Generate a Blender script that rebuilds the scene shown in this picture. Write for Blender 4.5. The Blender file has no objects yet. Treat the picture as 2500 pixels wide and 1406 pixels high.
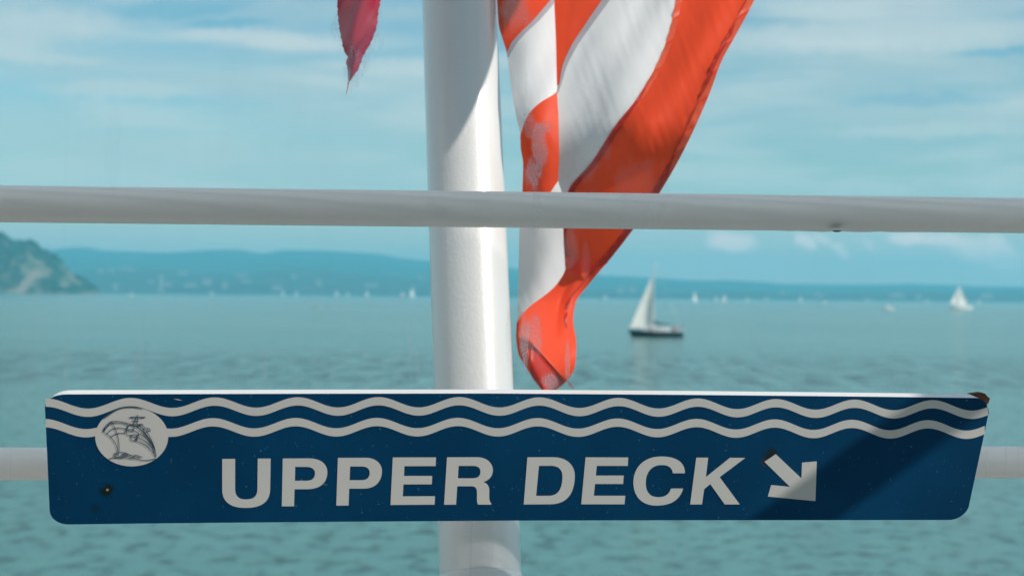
import bpy, bmesh, math, random
from mathutils import Vector, Matrix, noise
from mathutils.geometry import tessellate_polygon
random.seed(7)
sc = bpy.context.scene
COL = sc.collection
R = math.radians
# ------------------------------------------------------------------ camera
CAM_H = 6.6
F = 3472.0
pitch, roll = math.atan(19.0/F), R(0.55)
f0 = Vector((0, math.cos(pitch), math.sin(pitch)))
u0 = Vector((0, -math.sin(pitch), math.cos(pitch)))
r0 = Vector((1, 0, 0))
rv = r0*math.cos(roll) + u0*math.sin(roll)
uv_ = -r0*math.sin(roll) + u0*math.cos(roll)
CAM = Vector((0, 0, CAM_H))
def ray(px, py):
    return f0 + rv*((px-1250)/F) - uv_*((py-703)/F)
def P(px, py, d):                       # point seen at pixel, at forward distance d (metres)
    return CAM + ray(px, py)*d
def hor(px): return 710 + .0096*px
cd = bpy.data.cameras.new('camera'); cam = bpy.data.objects.new('camera', cd); COL.objects.link(cam)
m = Matrix((rv, uv_, -f0)).transposed().to_4x4(); m.translation = CAM
cam.matrix_world = m
cd.lens = 50; cd.sensor_width = 36; cd.clip_start = .05; cd.clip_end = 60000
cd.dof.use_dof = True; cd.dof.focus_distance = 1.40; cd.dof.aperture_fstop = 8.0
sc.camera = cam
# ------------------------------------------------------------------ materials
def new_mat(name):
    m = bpy.data.materials.new(name); m.use_nodes = True
    nt = m.node_tree; nt.nodes.clear()
    return m, nt, nt.nodes, nt.links
def add(nd, t, **k):
    n = nd.new(t)
    for a, b in k.items(): setattr(n, a, b)
    return n
def ramp(nd, pts):
    r = nd.new('ShaderNodeValToRGB'); e = r.color_ramp.elements
    while len(e) < len(pts): e.new(.5)
    for i, (p, c) in enumerate(pts):
        e[i].position = p; e[i].color = (c if len(c) == 4 else (*c, 1)) if not isinstance(c, (int, float)) else (c, c, c, 1)
    return r
def paint(name, c1, c2, rough=.35, scale=6, bump=.15, bscale=40, spec=.5, dirt=None, coat=0, metal=0):
    m, nt, nd, lk = new_mat(name)
    out = add(nd, 'ShaderNodeOutputMaterial'); p = add(nd, 'ShaderNodeBsdfPrincipled')
    tc = add(nd, 'ShaderNodeTexCoord')
    n = add(nd, 'ShaderNodeTexNoise'); n.inputs['Scale'].default_value = scale; n.inputs['Detail'].default_value = 6
    lk.new(tc.outputs['Object'], n.inputs['Vector'])
    r = ramp(nd, [(.35, c1), (.65, c2)]); lk.new(n.outputs['Fac'], r.inputs[0])
    col = r.outputs[0]
    if dirt:
        n2 = add(nd, 'ShaderNodeTexNoise'); n2.inputs['Scale'].default_value = dirt[1]; n2.inputs['Detail'].default_value = 10
        n2.inputs['Roughness'].default_value = .75
        lk.new(tc.outputs['Object'], n2.inputs['Vector'])
        r2 = ramp(nd, [(dirt[2], 0.0), (dirt[2]+.05, 1.0)]); lk.new(n2.outputs['Fac'], r2.inputs[0])
        mx = add(nd, 'ShaderNodeMix', data_type='RGBA'); lk.new(r2.outputs[0], mx.inputs[0])
        lk.new(col, mx.inputs[6]); mx.inputs[7].default_value = (*dirt[0], 1); col = mx.outputs[2]
    lk.new(col, p.inputs['Base Color'])
    p.inputs['Roughness'].default_value = rough; p.inputs['Specular IOR Level'].default_value = spec
    p.inputs['Coat Weight'].default_value = coat; p.inputs['Coat Roughness'].default_value = .26; p.inputs['Metallic'].default_value = metal
    if bump:
        nb = add(nd, 'ShaderNodeTexNoise'); nb.inputs['Scale'].default_value = bscale; nb.inputs['Detail'].default_value = 4
        lk.new(tc.outputs['Object'], nb.inputs['Vector'])
        b = add(nd, 'ShaderNodeBump'); b.inputs['Strength'].default_value = bump; b.inputs['Distance'].default_value = .002
        lk.new(nb.outputs['Fac'], b.inputs['Height']); lk.new(b.outputs[0], p.inputs['Normal'])
    lk.new(p.outputs[0], out.inputs[0])
    return m
def cloth(name, c, tr, trc, wr=1.0, gloss=.12):
    m, nt, nd, lk = new_mat(name)
    out = add(nd, 'ShaderNodeOutputMaterial')
    tc = add(nd, 'ShaderNodeTexCoord')
    mp = add(nd, 'ShaderNodeMapping'); mp.inputs['Scale'].default_value = (1, .25, .55); mp.inputs['Rotation'].default_value = (0, R(-28), 0)
    lk.new(tc.outputs['Object'], mp.inputs[0])
    n = add(nd, 'ShaderNodeTexNoise'); n.inputs['Scale'].default_value = 15; n.inputs['Detail'].default_value = 2; n.inputs['Distortion'].default_value = .3
    lk.new(mp.outputs[0], n.inputs['Vector'])
    w = add(nd, 'ShaderNodeTexNoise'); w.inputs['Scale'].default_value = 900; w.inputs['Detail'].default_value = 2
    lk.new(tc.outputs['Object'], w.inputs['Vector'])
    b1 = add(nd, 'ShaderNodeBump'); b1.inputs['Strength'].default_value = .55*wr; b1.inputs['Distance'].default_value = .012
    lk.new(n.outputs['Fac'], b1.inputs['Height'])
    b2 = add(nd, 'ShaderNodeBump'); b2.inputs['Strength'].default_value = .25; b2.inputs['Distance'].default_value = .0006
    lk.new(w.outputs['Fac'], b2.inputs['Height']); lk.new(b1.outputs[0], b2.inputs['Normal'])
    d = add(nd, 'ShaderNodeBsdfDiffuse'); d.inputs[0].default_value = (*c, 1); lk.new(b2.outputs[0], d.inputs['Normal'])
    t = add(nd, 'ShaderNodeBsdfTranslucent'); t.inputs[0].default_value = (*trc, 1); lk.new(b2.outputs[0], t.inputs['Normal'])
    mx = add(nd, 'ShaderNodeMixShader'); mx.inputs[0].default_value = tr
    lk.new(d.outputs[0], mx.inputs[1]); lk.new(t.outputs[0], mx.inputs[2])
    g = add(nd, 'ShaderNodeBsdfGlossy'); g.inputs['Roughness'].default_value = .42; lk.new(b2.outputs[0], g.inputs['Normal'])
    fr = add(nd, 'ShaderNodeFresnel'); fr.inputs[0].default_value = 1.4
    mu = add(nd, 'ShaderNodeMath', operation='MULTIPLY'); lk.new(fr.outputs[0], mu.inputs[0]); mu.inputs[1].default_value = gloss*8
    m2 = add(nd, 'ShaderNodeMixShader'); lk.new(mu.outputs[0], m2.inputs[0]); lk.new(mx.outputs[0], m2.inputs[1]); lk.new(g.outputs[0], m2.inputs[2])
    lk.new(m2.outputs[0], out.inputs[0])
    return m
M = {}
M['pole'] = paint('white_pole_paint', (.71, .695, .675), (.74, .725, .705), rough=.45, bump=.28, bscale=220, dirt=((.5, .45, .38), 55, .68), coat=1)
M['rail'] = paint('grey_white_rail_paint', (.74, .73, .71), (.78, .77, .75), rough=.38, bump=.3, bscale=70, dirt=((.36, .33, .28), 60, .74))
M['chip'] = paint('bare_dark_metal', (.03, .028, .025), (.07, .05, .035), rough=.7)
M['edge'] = paint('sign_edge_white', (.80, .78, .76), (.86, .84, .82), rough=.45, bump=.1)
M['rust'] = paint('rust', (.08, .03, .012), (.2, .07, .02), rough=.9, bump=1, bscale=300)
M['red'] = cloth('red_nylon', (.92, .085, .032), .26, (1, .10, .015), wr=.8, gloss=.04)
M['white'] = cloth('white_nylon', (.84, .83, .83), .2, (.87, .86, .87), wr=.12, gloss=.06)
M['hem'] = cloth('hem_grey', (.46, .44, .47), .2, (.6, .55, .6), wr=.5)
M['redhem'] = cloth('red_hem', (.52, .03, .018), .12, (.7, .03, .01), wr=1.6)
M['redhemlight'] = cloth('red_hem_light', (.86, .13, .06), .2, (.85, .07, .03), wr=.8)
M['maroon'] = cloth('dark_red_cloth', (.50, .018, .055), .25, (.7, .02, .06), wr=1.0)
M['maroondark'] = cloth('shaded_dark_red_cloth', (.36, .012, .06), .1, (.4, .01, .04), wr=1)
M['lanyard'] = paint('pink_cord', (.55, .18, .25), (.62, .25, .3), rough=.8)
M['vinyl'] = paint('off_white_vinyl', (.47, .47, .45), (.50, .50, .475), rough=.5, scale=3, bump=.05, dirt=((.5, .48, .44), 90, .74))
M['navyline'] = paint('navy_line', (.012, .05, .09), (.014, .06, .1), rough=.5, bump=0)
M['sail'] = paint('sail_cloth', (.80, .78, .73), (.84, .82, .77), rough=.7, bump=0)
M['sail2'] = paint('sail_cloth_cool', (.72, .74, .76), (.8, .8, .8), rough=.7, bump=0)
M['hullnavy'] = paint('navy_gelcoat', (.006, .02, .03), (.008, .025, .04), rough=.2, bump=0)
M['hullwhite'] = paint('white_gelcoat', (.7, .7, .68), (.78, .78, .75), rough=.25, bump=0)
M['blackglass'] = paint('boat_window', (.02, .03, .035), (.02, .03, .035), rough=.1, bump=0)
M['spar'] = paint('aluminium_spar', (.62, .63, .63), (.68, .68, .68), rough=.35, bump=0)
M['cover'] = paint('blue_sail_cover', (.01, .04, .075), (.015, .05, .09), rough=.8, bump=0)
M['redpaint'] = paint('red_cloth', (.5, .06, .05), (.55, .08, .06), rough=.8, bump=0)
M['skin'] = paint('skin', (.45, .26, .18), (.5, .3, .2), rough=.6, bump=0)
M['wallpale'] = paint('pale_render_wall', (.30, .28, .25), (.38, .35, .32), rough=.8, bump=0)
M['roof'] = paint('grey_roof', (.25, .2, .18), (.32, .26, .22), rough=.8, bump=0)
M['win'] = paint('dark_window', (.04, .05, .06), (.05, .06, .07), rough=.15, bump=0)
M['foam'] = paint('foam', (.45, .5, .48), (.7, .72, .7), rough=.8, bump=0, scale=.5)
M['bark'] = paint('bark', (.06, .045, .03), (.1, .08, .05), rough=.9)
M['deck'] = paint('deck_paint', (.46, .445, .42), (.52, .505, .48), rough=.6)
M['lightblock'] = paint('light_block_paint', (.22, .2, .18), (.26, .24, .21), rough=.6)
M['steel'] = paint('frame_paint', (.6, .6, .58), (.66, .66, .64), rough=.4)

def sign_mat():
    m, nt, nd, lk = new_mat('navy_sign_face')
    out = add(nd, 'ShaderNodeOutputMaterial'); p = add(nd, 'ShaderNodeBsdfPrincipled')
    geo = add(nd, 'ShaderNodeNewGeometry')
    n = add(nd, 'ShaderNodeTexNoise'); n.inputs['Scale'].default_value = 9; n.inputs['Detail'].default_value = 5
    lk.new(geo.outputs['Position'], n.inputs['Vector'])
    r = ramp(nd, [(.30, (.0005, .031, .080)), (.75, (.0012, .047, .118))]); lk.new(n.outputs['Fac'], r.inputs[0])
    col = r.outputs[0]
    # fine dust specks and scratches
    sp = add(nd, 'ShaderNodeTexNoise'); sp.inputs['Scale'].default_value = 420; sp.inputs['Detail'].default_value = 1
    lk.new(geo.outputs['Position'], sp.inputs['Vector'])
    r2 = ramp(nd, [(.735, 0.0), (.78, .5)]); lk.new(sp.outputs['Fac'], r2.inputs[0])
    mx = add(nd, 'ShaderNodeMix', data_type='RGBA'); lk.new(r2.outputs[0], mx.inputs[0]); lk.new(col, mx.inputs[6]); mx.inputs[7].default_value = (.12, .24, .28, 1)
    col = mx.outputs[2]
    for (px, py, rad, c, k) in ((262, 1197, .0085, (.004, .016, .012), .95), (262, 1195, .0016, (.35, .2, .08), 1), (1882, 1112, .010, (.012, .018, .01), .85), (1868, 1128, .005, (.06, .02, .008), .8), (232, 1240, .006, (.004, .02, .025), .6)):
        pt = onsign(px, py)
        vm = add(nd, 'ShaderNodeVectorMath', operation='DISTANCE'); lk.new(geo.outputs['Position'], vm.inputs[0]); vm.inputs[1].default_value = pt
        mr = add(nd, 'ShaderNodeMapRange'); mr.inputs['From Min'].default_value = rad*.35; mr.inputs['From Max'].default_value = rad
        mr.inputs['To Min'].default_value = k; mr.inputs['To Max'].default_value = 0; mr.interpolation_type = 'SMOOTHSTEP'
        nn = add(nd, 'ShaderNodeTexNoise'); nn.inputs['Scale'].default_value = 260; lk.new(geo.outputs['Position'], nn.inputs['Vector'])
        ad = add(nd, 'ShaderNodeMath', operation='MULTIPLY_ADD'); lk.new(nn.outputs['Fac'], ad.inputs[0]); ad.inputs[1].default_value = rad*.9; lk.new(vm.outputs['Value'], ad.inputs[2])
        sb = add(nd, 'ShaderNodeMath', operation='SUBTRACT'); lk.new(ad.outputs[0], sb.inputs[0]); sb.inputs[1].default_value = rad*.45
        lk.new(sb.outputs[0], mr.inputs['Value'])
        mm = add(nd, 'ShaderNodeMix', data_type='RGBA'); lk.new(mr.outputs[0], mm.inputs[0]); lk.new(col, mm.inputs[6]); mm.inputs[7].default_value = (*c, 1)
        col = mm.outputs[2]
    lk.new(col, p.inputs['Base Color']); p.inputs['Roughness'].default_value = .55; p.inputs['Specular IOR Level'].default_value = .06; p.inputs['Metallic'].default_value = 0
    lk.new(p.outputs[0], out.inputs[0])
    return m
# ------------------------------------------------------------------ objects
def tag(o, label, cat, group=None, kind=None):
    o['label'] = label; o['category'] = cat
    if group: o['group'] = group
    if kind: o['kind'] = kind
    return o
def empty(name, loc, label, cat, group=None):
    o = bpy.data.objects.new(name, None); COL.objects.link(o); o.location = loc; o.empty_display_size = .05
    return tag(o, label, cat, group)
def mesh(name, verts, faces, mat, parent=None, smooth=False, label=None, mats=None, fm=None, kind=None):
    """verts in world coordinates"""
    me = bpy.data.meshes.new(name)
    off = Vector((0, 0, 0))
    a = parent
    while a is not None: off += a.location; a = a.parent
    me.from_pydata([tuple(Vector(v)-off) for v in verts], [], faces)
    o = bpy.data.objects.new(name, me); COL.objects.link(o)
    for mm in (mats or [mat]): me.materials.append(mm)
    if fm:
        for p_, k in zip(me.polygons, fm): p_.material_index = k
    if smooth:
        for p_ in me.polygons: p_.use_smooth = True
    if parent: o.parent = parent
    if label: o['label'] = label
    if kind: o['kind'] = kind
    me.update()
    return o
class MB:
    def __init__(s): s.v = []; s.f = []
    def addmesh(s, v, f):
        b = len(s.v); s.v += v; s.f += [tuple(i+b for i in q) for q in f]
    def box(s, c, size, rot=None):
        c = Vector(c); sx, sy, sz = [k/2 for k in size]
        v = [Vector((x, y, z)) for x in (-sx, sx) for y in (-sy, sy) for z in (-sz, sz)]
        if rot: v = [rot @ q for q in v]
        s.addmesh([q+c for q in v], [(0, 1, 3, 2), (4, 6, 7, 5), (0, 4, 5, 1), (2, 3, 7, 6), (0, 2, 6, 4), (1, 5, 7, 3)])
    def tube(s, pts, radii, n=12, cap=True):
        pts = [Vector(p) for p in pts]
        if not hasattr(radii, '__len__'): radii = [radii]*len(pts)
        b = len(s.v); prev = None
        for i, p in enumerate(pts):
            t = (pts[min(i+1, len(pts)-1)]-pts[max(i-1, 0)]).normalized()
            a = prev if prev is not None else (Vector((0, 0, 1)) if abs(t.z) < .9 else Vector((1, 0, 0)))
            a = (a - t*a.dot(t)).normalized(); prev = a; c = t.cross(a)
            for k in range(n):
                an = 2*math.pi*k/n
                s.v.append(p + (a*math.cos(an)+c*math.sin(an))*radii[i])
        for i in range(len(pts)-1):
            for k in range(n):
                s.f.append((b+i*n+k, b+i*n+(k+1) % n, b+(i+1)*n+(k+1) % n, b+(i+1)*n+k))
        if cap:
            s.f.append(tuple(b+k for k in reversed(range(n)))); e = b+(len(pts)-1)*n
            s.f.append(tuple(e+k for k in range(n)))
    def build(s, name, mat, parent=None, smooth=False, label=None, kind=None):
        return mesh(name, s.v, s.f, mat, parent, smooth, label, kind=kind)
def cr(pts):                             # smooth curve through (t, value) pairs
    pts = sorted(pts)
    n = len(pts); h = [pts[i+1][0]-pts[i][0] for i in range(n-1)]; d = [(pts[i+1][1]-pts[i][1])/h[i] for i in range(n-1)]
    ms = [d[0]]+[0 if d[i-1]*d[i] <= 0 else (h[i-1]+h[i])*2/((2*h[i]+h[i-1])/d[i-1]+(h[i]+2*h[i-1])/d[i])*1.5/1.5 for i in range(1, n-1)]+[d[-1]]
    ms = [d[0]]+[0 if d[i-1]*d[i] <= 0 else 3*(h[i-1]+h[i])/((2*h[i]+h[i-1])/d[i-1]+(h[i]+2*h[i-1])/d[i]) for i in range(1, n-1)]+[d[-1]]
    def g(t):
        if t <= pts[0][0]: return pts[0][1]+(t-pts[0][0])*0
        if t >= pts[-1][0]: return pts[-1][1]
        for i in range(n-1):
            if t <= pts[i+1][0]: break
        s = (t-pts[i][0])/h[i]
        return (2*s**3-3*s*s+1)*pts[i][1]+(s**3-2*s*s+s)*h[i]*ms[i]+(-2*s**3+3*s*s)*pts[i+1][1]+(s**3-s*s)*h[i]*ms[i+1]
    return g
# ------------------------------------------------------------------ light and sky
SUN_EL, SUN_AZ = R(36), R(117)
S = Vector((math.sin(SUN_AZ)*math.cos(SUN_EL), math.cos(SUN_AZ)*math.cos(SUN_EL), math.sin(SUN_EL)))
sd = bpy.data.lights.new('sun', 'SUN'); sd.energy = 3.8; sd.angle = R(.55); sd.color = (1, .92, .85)
so = bpy.data.objects.new('sun', sd); COL.objects.link(so); so.rotation_euler = S.to_track_quat('Z', 'Y').to_euler()
w = bpy.data.worlds.new('World'); sc.world = w; w.use_nodes = True
nt = w.node_tree; nd, lk = nt.nodes, nt.links; nd.clear()
wo = add(nd, 'ShaderNodeOutputWorld'); bg = add(nd, 'ShaderNodeBackground'); lk.new(bg.outputs[0], wo.inputs[0])
bg.inputs[1].default_value = .12
sky = add(nd, 'ShaderNodeTexSky', sky_type='NISHITA'); sky.sun_disc = False; sky.sun_elevation = SUN_EL; sky.sun_rotation = SUN_AZ
sky.air_density = 1.3; sky.dust_density = .6; sky.ozone_density = 2.0
tint = add(nd, 'ShaderNodeMix', data_type='RGBA', blend_type='MULTIPLY'); tint.inputs[0].default_value = 1
lk.new(sky.outputs[0], tint.inputs[6]); tint.inputs[7].default_value = (.66, .86, .90, 1)
tc = add(nd, 'ShaderNodeTexCoord'); sx = add(nd, 'ShaderNodeSeparateXYZ'); lk.new(tc.outputs['Generated'], sx.inputs[0])
az = add(nd, 'ShaderNodeMath', operation='ARCTAN2'); lk.new(sx.outputs[0], az.inputs[0]); lk.new(sx.outputs[1], az.inputs[1])
el = add(nd, 'ShaderNodeMath', operation='ARCSINE'); lk.new(sx.outputs[2], el.inputs[0])
cb = add(nd, 'ShaderNodeCombineXYZ'); lk.new(az.outputs[0], cb.inputs[0]); lk.new(el.outputs[0], cb.inputs[1])
def noise_layer(sca, loc, scale, detail, lo, hi, rot=0, dist=0):
    mp = add(nd, 'ShaderNodeMapping'); mp.inputs['Scale'].default_value = (*sca, 1); mp.inputs['Location'].default_value = (*loc, 0); mp.inputs['Rotation'].default_value = (0, 0, rot)
    lk.new(cb.outputs[0], mp.inputs[0])
    n = add(nd, 'ShaderNodeTexNoise'); n.inputs['Scale'].default_value = scale; n.inputs['Detail'].default_value = detail; n.inputs['Roughness'].default_value = .5
    n.inputs['Distortion'].default_value = dist
    lk.new(mp.outputs[0], n.inputs['Vector'])
    r = add(nd, 'ShaderNodeMapRange'); r.interpolation_type = 'SMOOTHSTEP'; r.inputs['From Min'].default_value = lo; r.inputs['From Max'].default_value = hi
    lk.new(n.outputs['Fac'], r.inputs['Value'])
    return r.outputs[0]
def mixc(fac, base, col, k):
    mu = add(nd, 'ShaderNodeMath', operation='MULTIPLY'); lk.new(fac, mu.inputs[0]); mu.inputs[1].default_value = k
    mm = add(nd, 'ShaderNodeMix', data_type='RGBA'); lk.new(mu.outputs[0], mm.inputs[0]); lk.new(base, mm.inputs[6]); mm.inputs[7].default_value = (*col, 1)
    return mm.outputs[2]
CL = (4.3, 5.1, 5.15)
c = mixc(noise_layer((1, 7), (3.1, 1.7), 3.2, 3, .36, .66, R(1.5)), tint.outputs[2], CL, .62)
c = mixc(noise_layer((1, 6.5), (7.3, .4), 6, 6, .44, .66, R(-2), .3), c, (5.2, 5.8, 5.8), .6)
hb = add(nd, 'ShaderNodeMapRange'); hb.interpolation_type = 'SMOOTHSTEP'; lk.new(el.outputs[0], hb.inputs['Value']); hb.inputs['From Min'].default_value = .085; hb.inputs['From Max'].default_value = .0
c = mixc(hb.outputs[0], c, (7.0, 5.9, 4.9), .85)
# low bank of small cumulus over the far shore at the right
def cloud(px, py, w_, h_, tilt=0):
    d = ray(px, py).normalized(); a0 = math.atan2(d.x, d.y); e0 = math.asin(d.z)
    mp = add(nd, 'ShaderNodeMapping', vector_type='TEXTURE'); mp.inputs['Location'].default_value = (a0, e0, 0); mp.inputs['Rotation'].default_value = (0, 0, R(tilt))
    mp.inputs['Scale'].default_value = (w_/F, h_/F, 1); 
    wa = add(nd, 'ShaderNodeTexNoise'); wa.inputs['Scale'].default_value = 75; wa.inputs['Detail'].default_value = 4; lk.new(cb.outputs[0], wa.inputs['Vector'])
    vs = add(nd, 'ShaderNodeVectorMath', operation='MULTIPLY_ADD'); lk.new(wa.outputs['Color'], vs.inputs[0]); vs.inputs[1].default_value = (.016, .010, 0); lk.new(cb.outputs[0], vs.inputs[2])
    vo = add(nd, 'ShaderNodeVectorMath', operation='SUBTRACT'); lk.new(vs.outputs[0], vo.inputs[0]); vo.inputs[1].default_value = (.008, .005, 0)
    lk.new(vo.outputs[0], mp.inputs[0])
    ln = add(nd, 'ShaderNodeVectorMath', operation='LENGTH'); lk.new(mp.outputs[0], ln.inputs[0])
    r = add(nd, 'ShaderNodeMapRange'); r.interpolation_type = 'SMOOTHSTEP'; r.inputs['From Min'].default_value = 1; r.inputs['From Max'].default_value = .35
    lk.new(ln.outputs['Value'], r.inputs['Value']); return r.outputs[0]
for a_ in ((1790, 590, 75, 30, -8, .8), (1755, 598, 50, 18, 0, .45), (1967, 592, 34, 22, -40, .8), (2005, 584, 28, 16, -25, .55), (2050, 610, 42, 18, -35, .6), (2215, 580, 60, 20, 0, .8), (2300, 585, 80, 20, -5, .7),
           (2380, 610, 85, 40, -15, .65), (2440, 600, 55, 24, -30, .6), (2120, 600, 30, 14, -30, .35), (2480, 640, 80, 30, 0, .4)):
    c = mixc(cloud(*a_[:5]), c, (11.5, 8.6, 7.6), a_[5])
for a_ in ((450, 20, 260, 36, 8, .5), (560, 60, 160, 16, 4, .5), (2440, 128, 140, 14, 0, .5), (2250, 245, 260, 22, 0, .35), (1000, 8, 150, 16, 0, .2)):
    c = mixc(cloud(*a_[:5]), c, (1.0, 3.3, 4.7), a_[5]*1.2)
for a_ in ((650, 98, 300, 24, -2, .5), (120, 60, 230, 45, 3, .45), (2150, 85, 560, 55, 0, .6), (2250, 20, 500, 40, 0, .4), (120, 145, 200, 14, 0, .35), (950, 165, 260, 22, -2, .4), (300, 220, 260, 30, 2, .4), (2300, 320, 400, 24, 0, .35)):
    c = mixc(cloud(*a_[:5]), c, (5.6, 6.0, 5.9), a_[5]*1.1)
lk.new(c, bg.inputs[0])
sc.view_settings.view_transform = 'Standard'; sc.view_settings.look = 'None'; sc.view_settings.exposure = .12; sc.view_settings.gamma = 1
# ------------------------------------------------------------------ water
def water():
    m, nt, nd, lk = new_mat('bay_water')
    out = add(nd, 'ShaderNodeOutputMaterial'); p = add(nd, 'ShaderNodeBsdfPrincipled')
    tc = add(nd, 'ShaderNodeTexCoord')
    def nz(scx, scy, scale, det, rough=.55):
        mp = add(nd, 'ShaderNodeMapping'); mp.inputs['Scale'].default_value = (scx, scy, 1); lk.new(tc.outputs['Object'], mp.inputs[0])
        n = add(nd, 'ShaderNodeTexNoise'); n.inputs['Scale'].default_value = scale; n.inputs['Detail'].default_value = det; n.inputs['Roughness'].default_value = rough
        lk.new(mp.outputs[0], n.inputs['Vector']); return n.outputs['Fac']
    big = nz(.5, 1, .012, 4)
    chop = nz(.55, 1, .34, 8, .62)
    rip = nz(.8, 1, 2.6, 4, .6)
    r = ramp(nd, [(.35, (.095, .25, .23)), (.65, (.145, .32, .295))]); lk.new(big, r.inputs[0])
    r2 = ramp(nd, [(.36, .42), (.50, 1.0)]); lk.new(nz(1, .75, 1.5, 6), r2.inputs[0])
    r3 = ramp(nd, [(.40, .15), (.58, 1.0)]); lk.new(nz(1, .22, .55, 6, .65), r3.inputs[0])
    sy = add(nd, 'ShaderNodeSeparateXYZ'); lk.new(tc.outputs['Object'], sy.inputs[0])
    g1 = add(nd, 'ShaderNodeMapRange'); g1.interpolation_type = 'SMOOTHSTEP'; lk.new(sy.outputs[1], g1.inputs['Value']); g1.inputs['From Min'].default_value = 95; g1.inputs['From Max'].default_value = 112
    g2 = add(nd, 'ShaderNodeMapRange'); g2.interpolation_type = 'SMOOTHSTEP'; lk.new(sy.outputs[1], g2.inputs['Value']); g2.inputs['From Min'].default_value = 185; g2.inputs['From Max'].default_value = 140
    g3 = add(nd, 'ShaderNodeMath', operation='MULTIPLY'); lk.new(g1.outputs[0], g3.inputs[0]); lk.new(g2.outputs[0], g3.inputs[1])
    g4 = add(nd, 'ShaderNodeMath', operation='MULTIPLY_ADD'); lk.new(g3.outputs[0], g4.inputs[0]); g4.inputs[1].default_value = .78; g4.inputs[2].default_value = .12
    m3 = add(nd, 'ShaderNodeMix', data_type='RGBA', blend_type='MULTIPLY'); lk.new(g4.outputs[0], m3.inputs[0]); lk.new(r2.outputs[0], m3.inputs[6]); lk.new(r3.outputs[0], m3.inputs[7])
    mx = add(nd, 'ShaderNodeMix', data_type='RGBA', blend_type='MULTIPLY'); mx.inputs[0].default_value = 1
    lk.new(r.outputs[0], mx.inputs[6]); lk.new(m3.outputs[2], mx.inputs[7])
    sm_ = add(nd, 'ShaderNodeMath', operation='MULTIPLY_ADD'); lk.new(m3.outputs[2], sm_.inputs[0]); sm_.inputs[1].default_value = .38; sm_.inputs[2].default_value = .1
    lk.new(sm_.outputs[0], p.inputs['Specular IOR Level']); lk.new(mx.outputs[2], p.inputs['Base Color'])
    p.inputs['Roughness'].default_value = .16; p.inputs['IOR'].default_value = 1.33
    b = add(nd, 'ShaderNodeBump'); b.inputs['Strength'].default_value = .9; b.inputs['Distance'].default_value = .7; lk.new(chop, b.inputs['Height'])
    b2 = add(nd, 'ShaderNodeBump'); b2.inputs['Strength'].default_value = .6; b2.inputs['Distance'].default_value = .06; lk.new(rip, b2.inputs['Height']); lk.new(b.outputs[0], b2.inputs['Normal'])
    lk.new(b2.outputs[0], p.inputs['Normal']); lk.new(p.outputs[0], out.inputs[0])
    return m
HX, HY0, HY1, HZ = 7500, -900, 12500, 350
mesh('water', [(-HX+5, HY0+5, 0), (HX-5, HY0+5, 0), (HX-5, HY1-5, 0), (-HX+5, HY1-5, 0)], [(0, 1, 2, 3)], water(), kind='structure')
# haze
def haze():
    m, nt, nd, lk = new_mat('haze_air'); out = add(nd, 'ShaderNodeOutputMaterial'); v = add(nd, 'ShaderNodeVolumePrincipled')
    v.inputs['Color'].default_value = (.24, .80, 1, 1); v.inputs['Density'].default_value = 1.55e-4; v.inputs['Anisotropy'].default_value = .1
    lk.new(v.outputs[0], out.inputs['Volume']); return m
h = MB(); h.box((0, (HY0+HY1)/2, (HZ-1)/2), (2*HX, HY1-HY0, HZ+1)); hz = h.build('haze', haze(), kind='stuff'); hz['label'] = 'thin blue haze over the bay fading the far shore'; hz['category'] = 'haze'
# ------------------------------------------------------------------ far hills and headland
def hill_mat(name, cols, scale):
    m, nt, nd, lk = new_mat(name); out = add(nd, 'ShaderNodeOutputMaterial'); p = add(nd, 'ShaderNodeBsdfPrincipled')
    tc = add(nd, 'ShaderNodeTexCoord'); n = add(nd, 'ShaderNodeTexNoise'); n.inputs['Scale'].default_value = scale; n.inputs['Detail'].default_value = 7
    lk.new(tc.outputs['Object'], n.inputs['Vector']); r = ramp(nd, cols); lk.new(n.outputs['Fac'], r.inputs[0]); lk.new(r.outputs[0], p.inputs['Base Color'])
    p.inputs['Roughness'].default_value = 1; p.inputs['Specular IOR Level'].default_value = .1; lk.new(p.outputs[0], out.inputs[0]); return m
TERR = []
def hills(D0, D1, prof, amp, mat, x0=-250, x1=2750, nx=260, ny=26, back=900):
    g = cr(prof)
    def height(X, Y):
        px = 1250+X/D1*F
        Hr = max((hor(px)-g(px))/F*D1+CAM_H, 0)
        if Y <= D1: t = max(0, (Y-D0)/(D1-D0)); k = t**.8
        else: k = max(0, 1-((Y-D1)/back)**1.5)
        nn = noise.fractal(Vector((X/420, Y/420, D0/100)), 1.0, 2.0, 5)
        return Hr*k + amp*nn*min(1, k*3)*(1-.85*k if Y <= D1 else .2) - (2 if Y <= D0 else 0)
    v, f = [], []
    for j in range(ny):
        Y = D0 + (D1+back*.95-D0)*j/(ny-1)
        for i in range(nx):
            X = ((x0+(x1-x0)*i/(nx-1))-1250)/F*D1
            z = height(X, Y)
            v.append((X, Y, max(z, -.8)))
    for j in range(ny-1):
        for i in range(nx-1):
            a = j*nx+i; f.append((a, a+1, a+nx+1, a+nx))
    TERR.append((D0, D1, height))
    return mesh('hills', v, f, mat, smooth=True, kind='structure')
mA = hill_mat('forested_hillside', [(.35, (.02, .05, .035)), (.6, (.04, .075, .04)), (.75, (.12, .12, .075))], .006)
mB = hill_mat('settled_lower_slope', [(.35, (.03, .06, .05)), (.55, (.06, .09, .07)), (.7, (.14, .14, .12))], .012)
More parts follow.
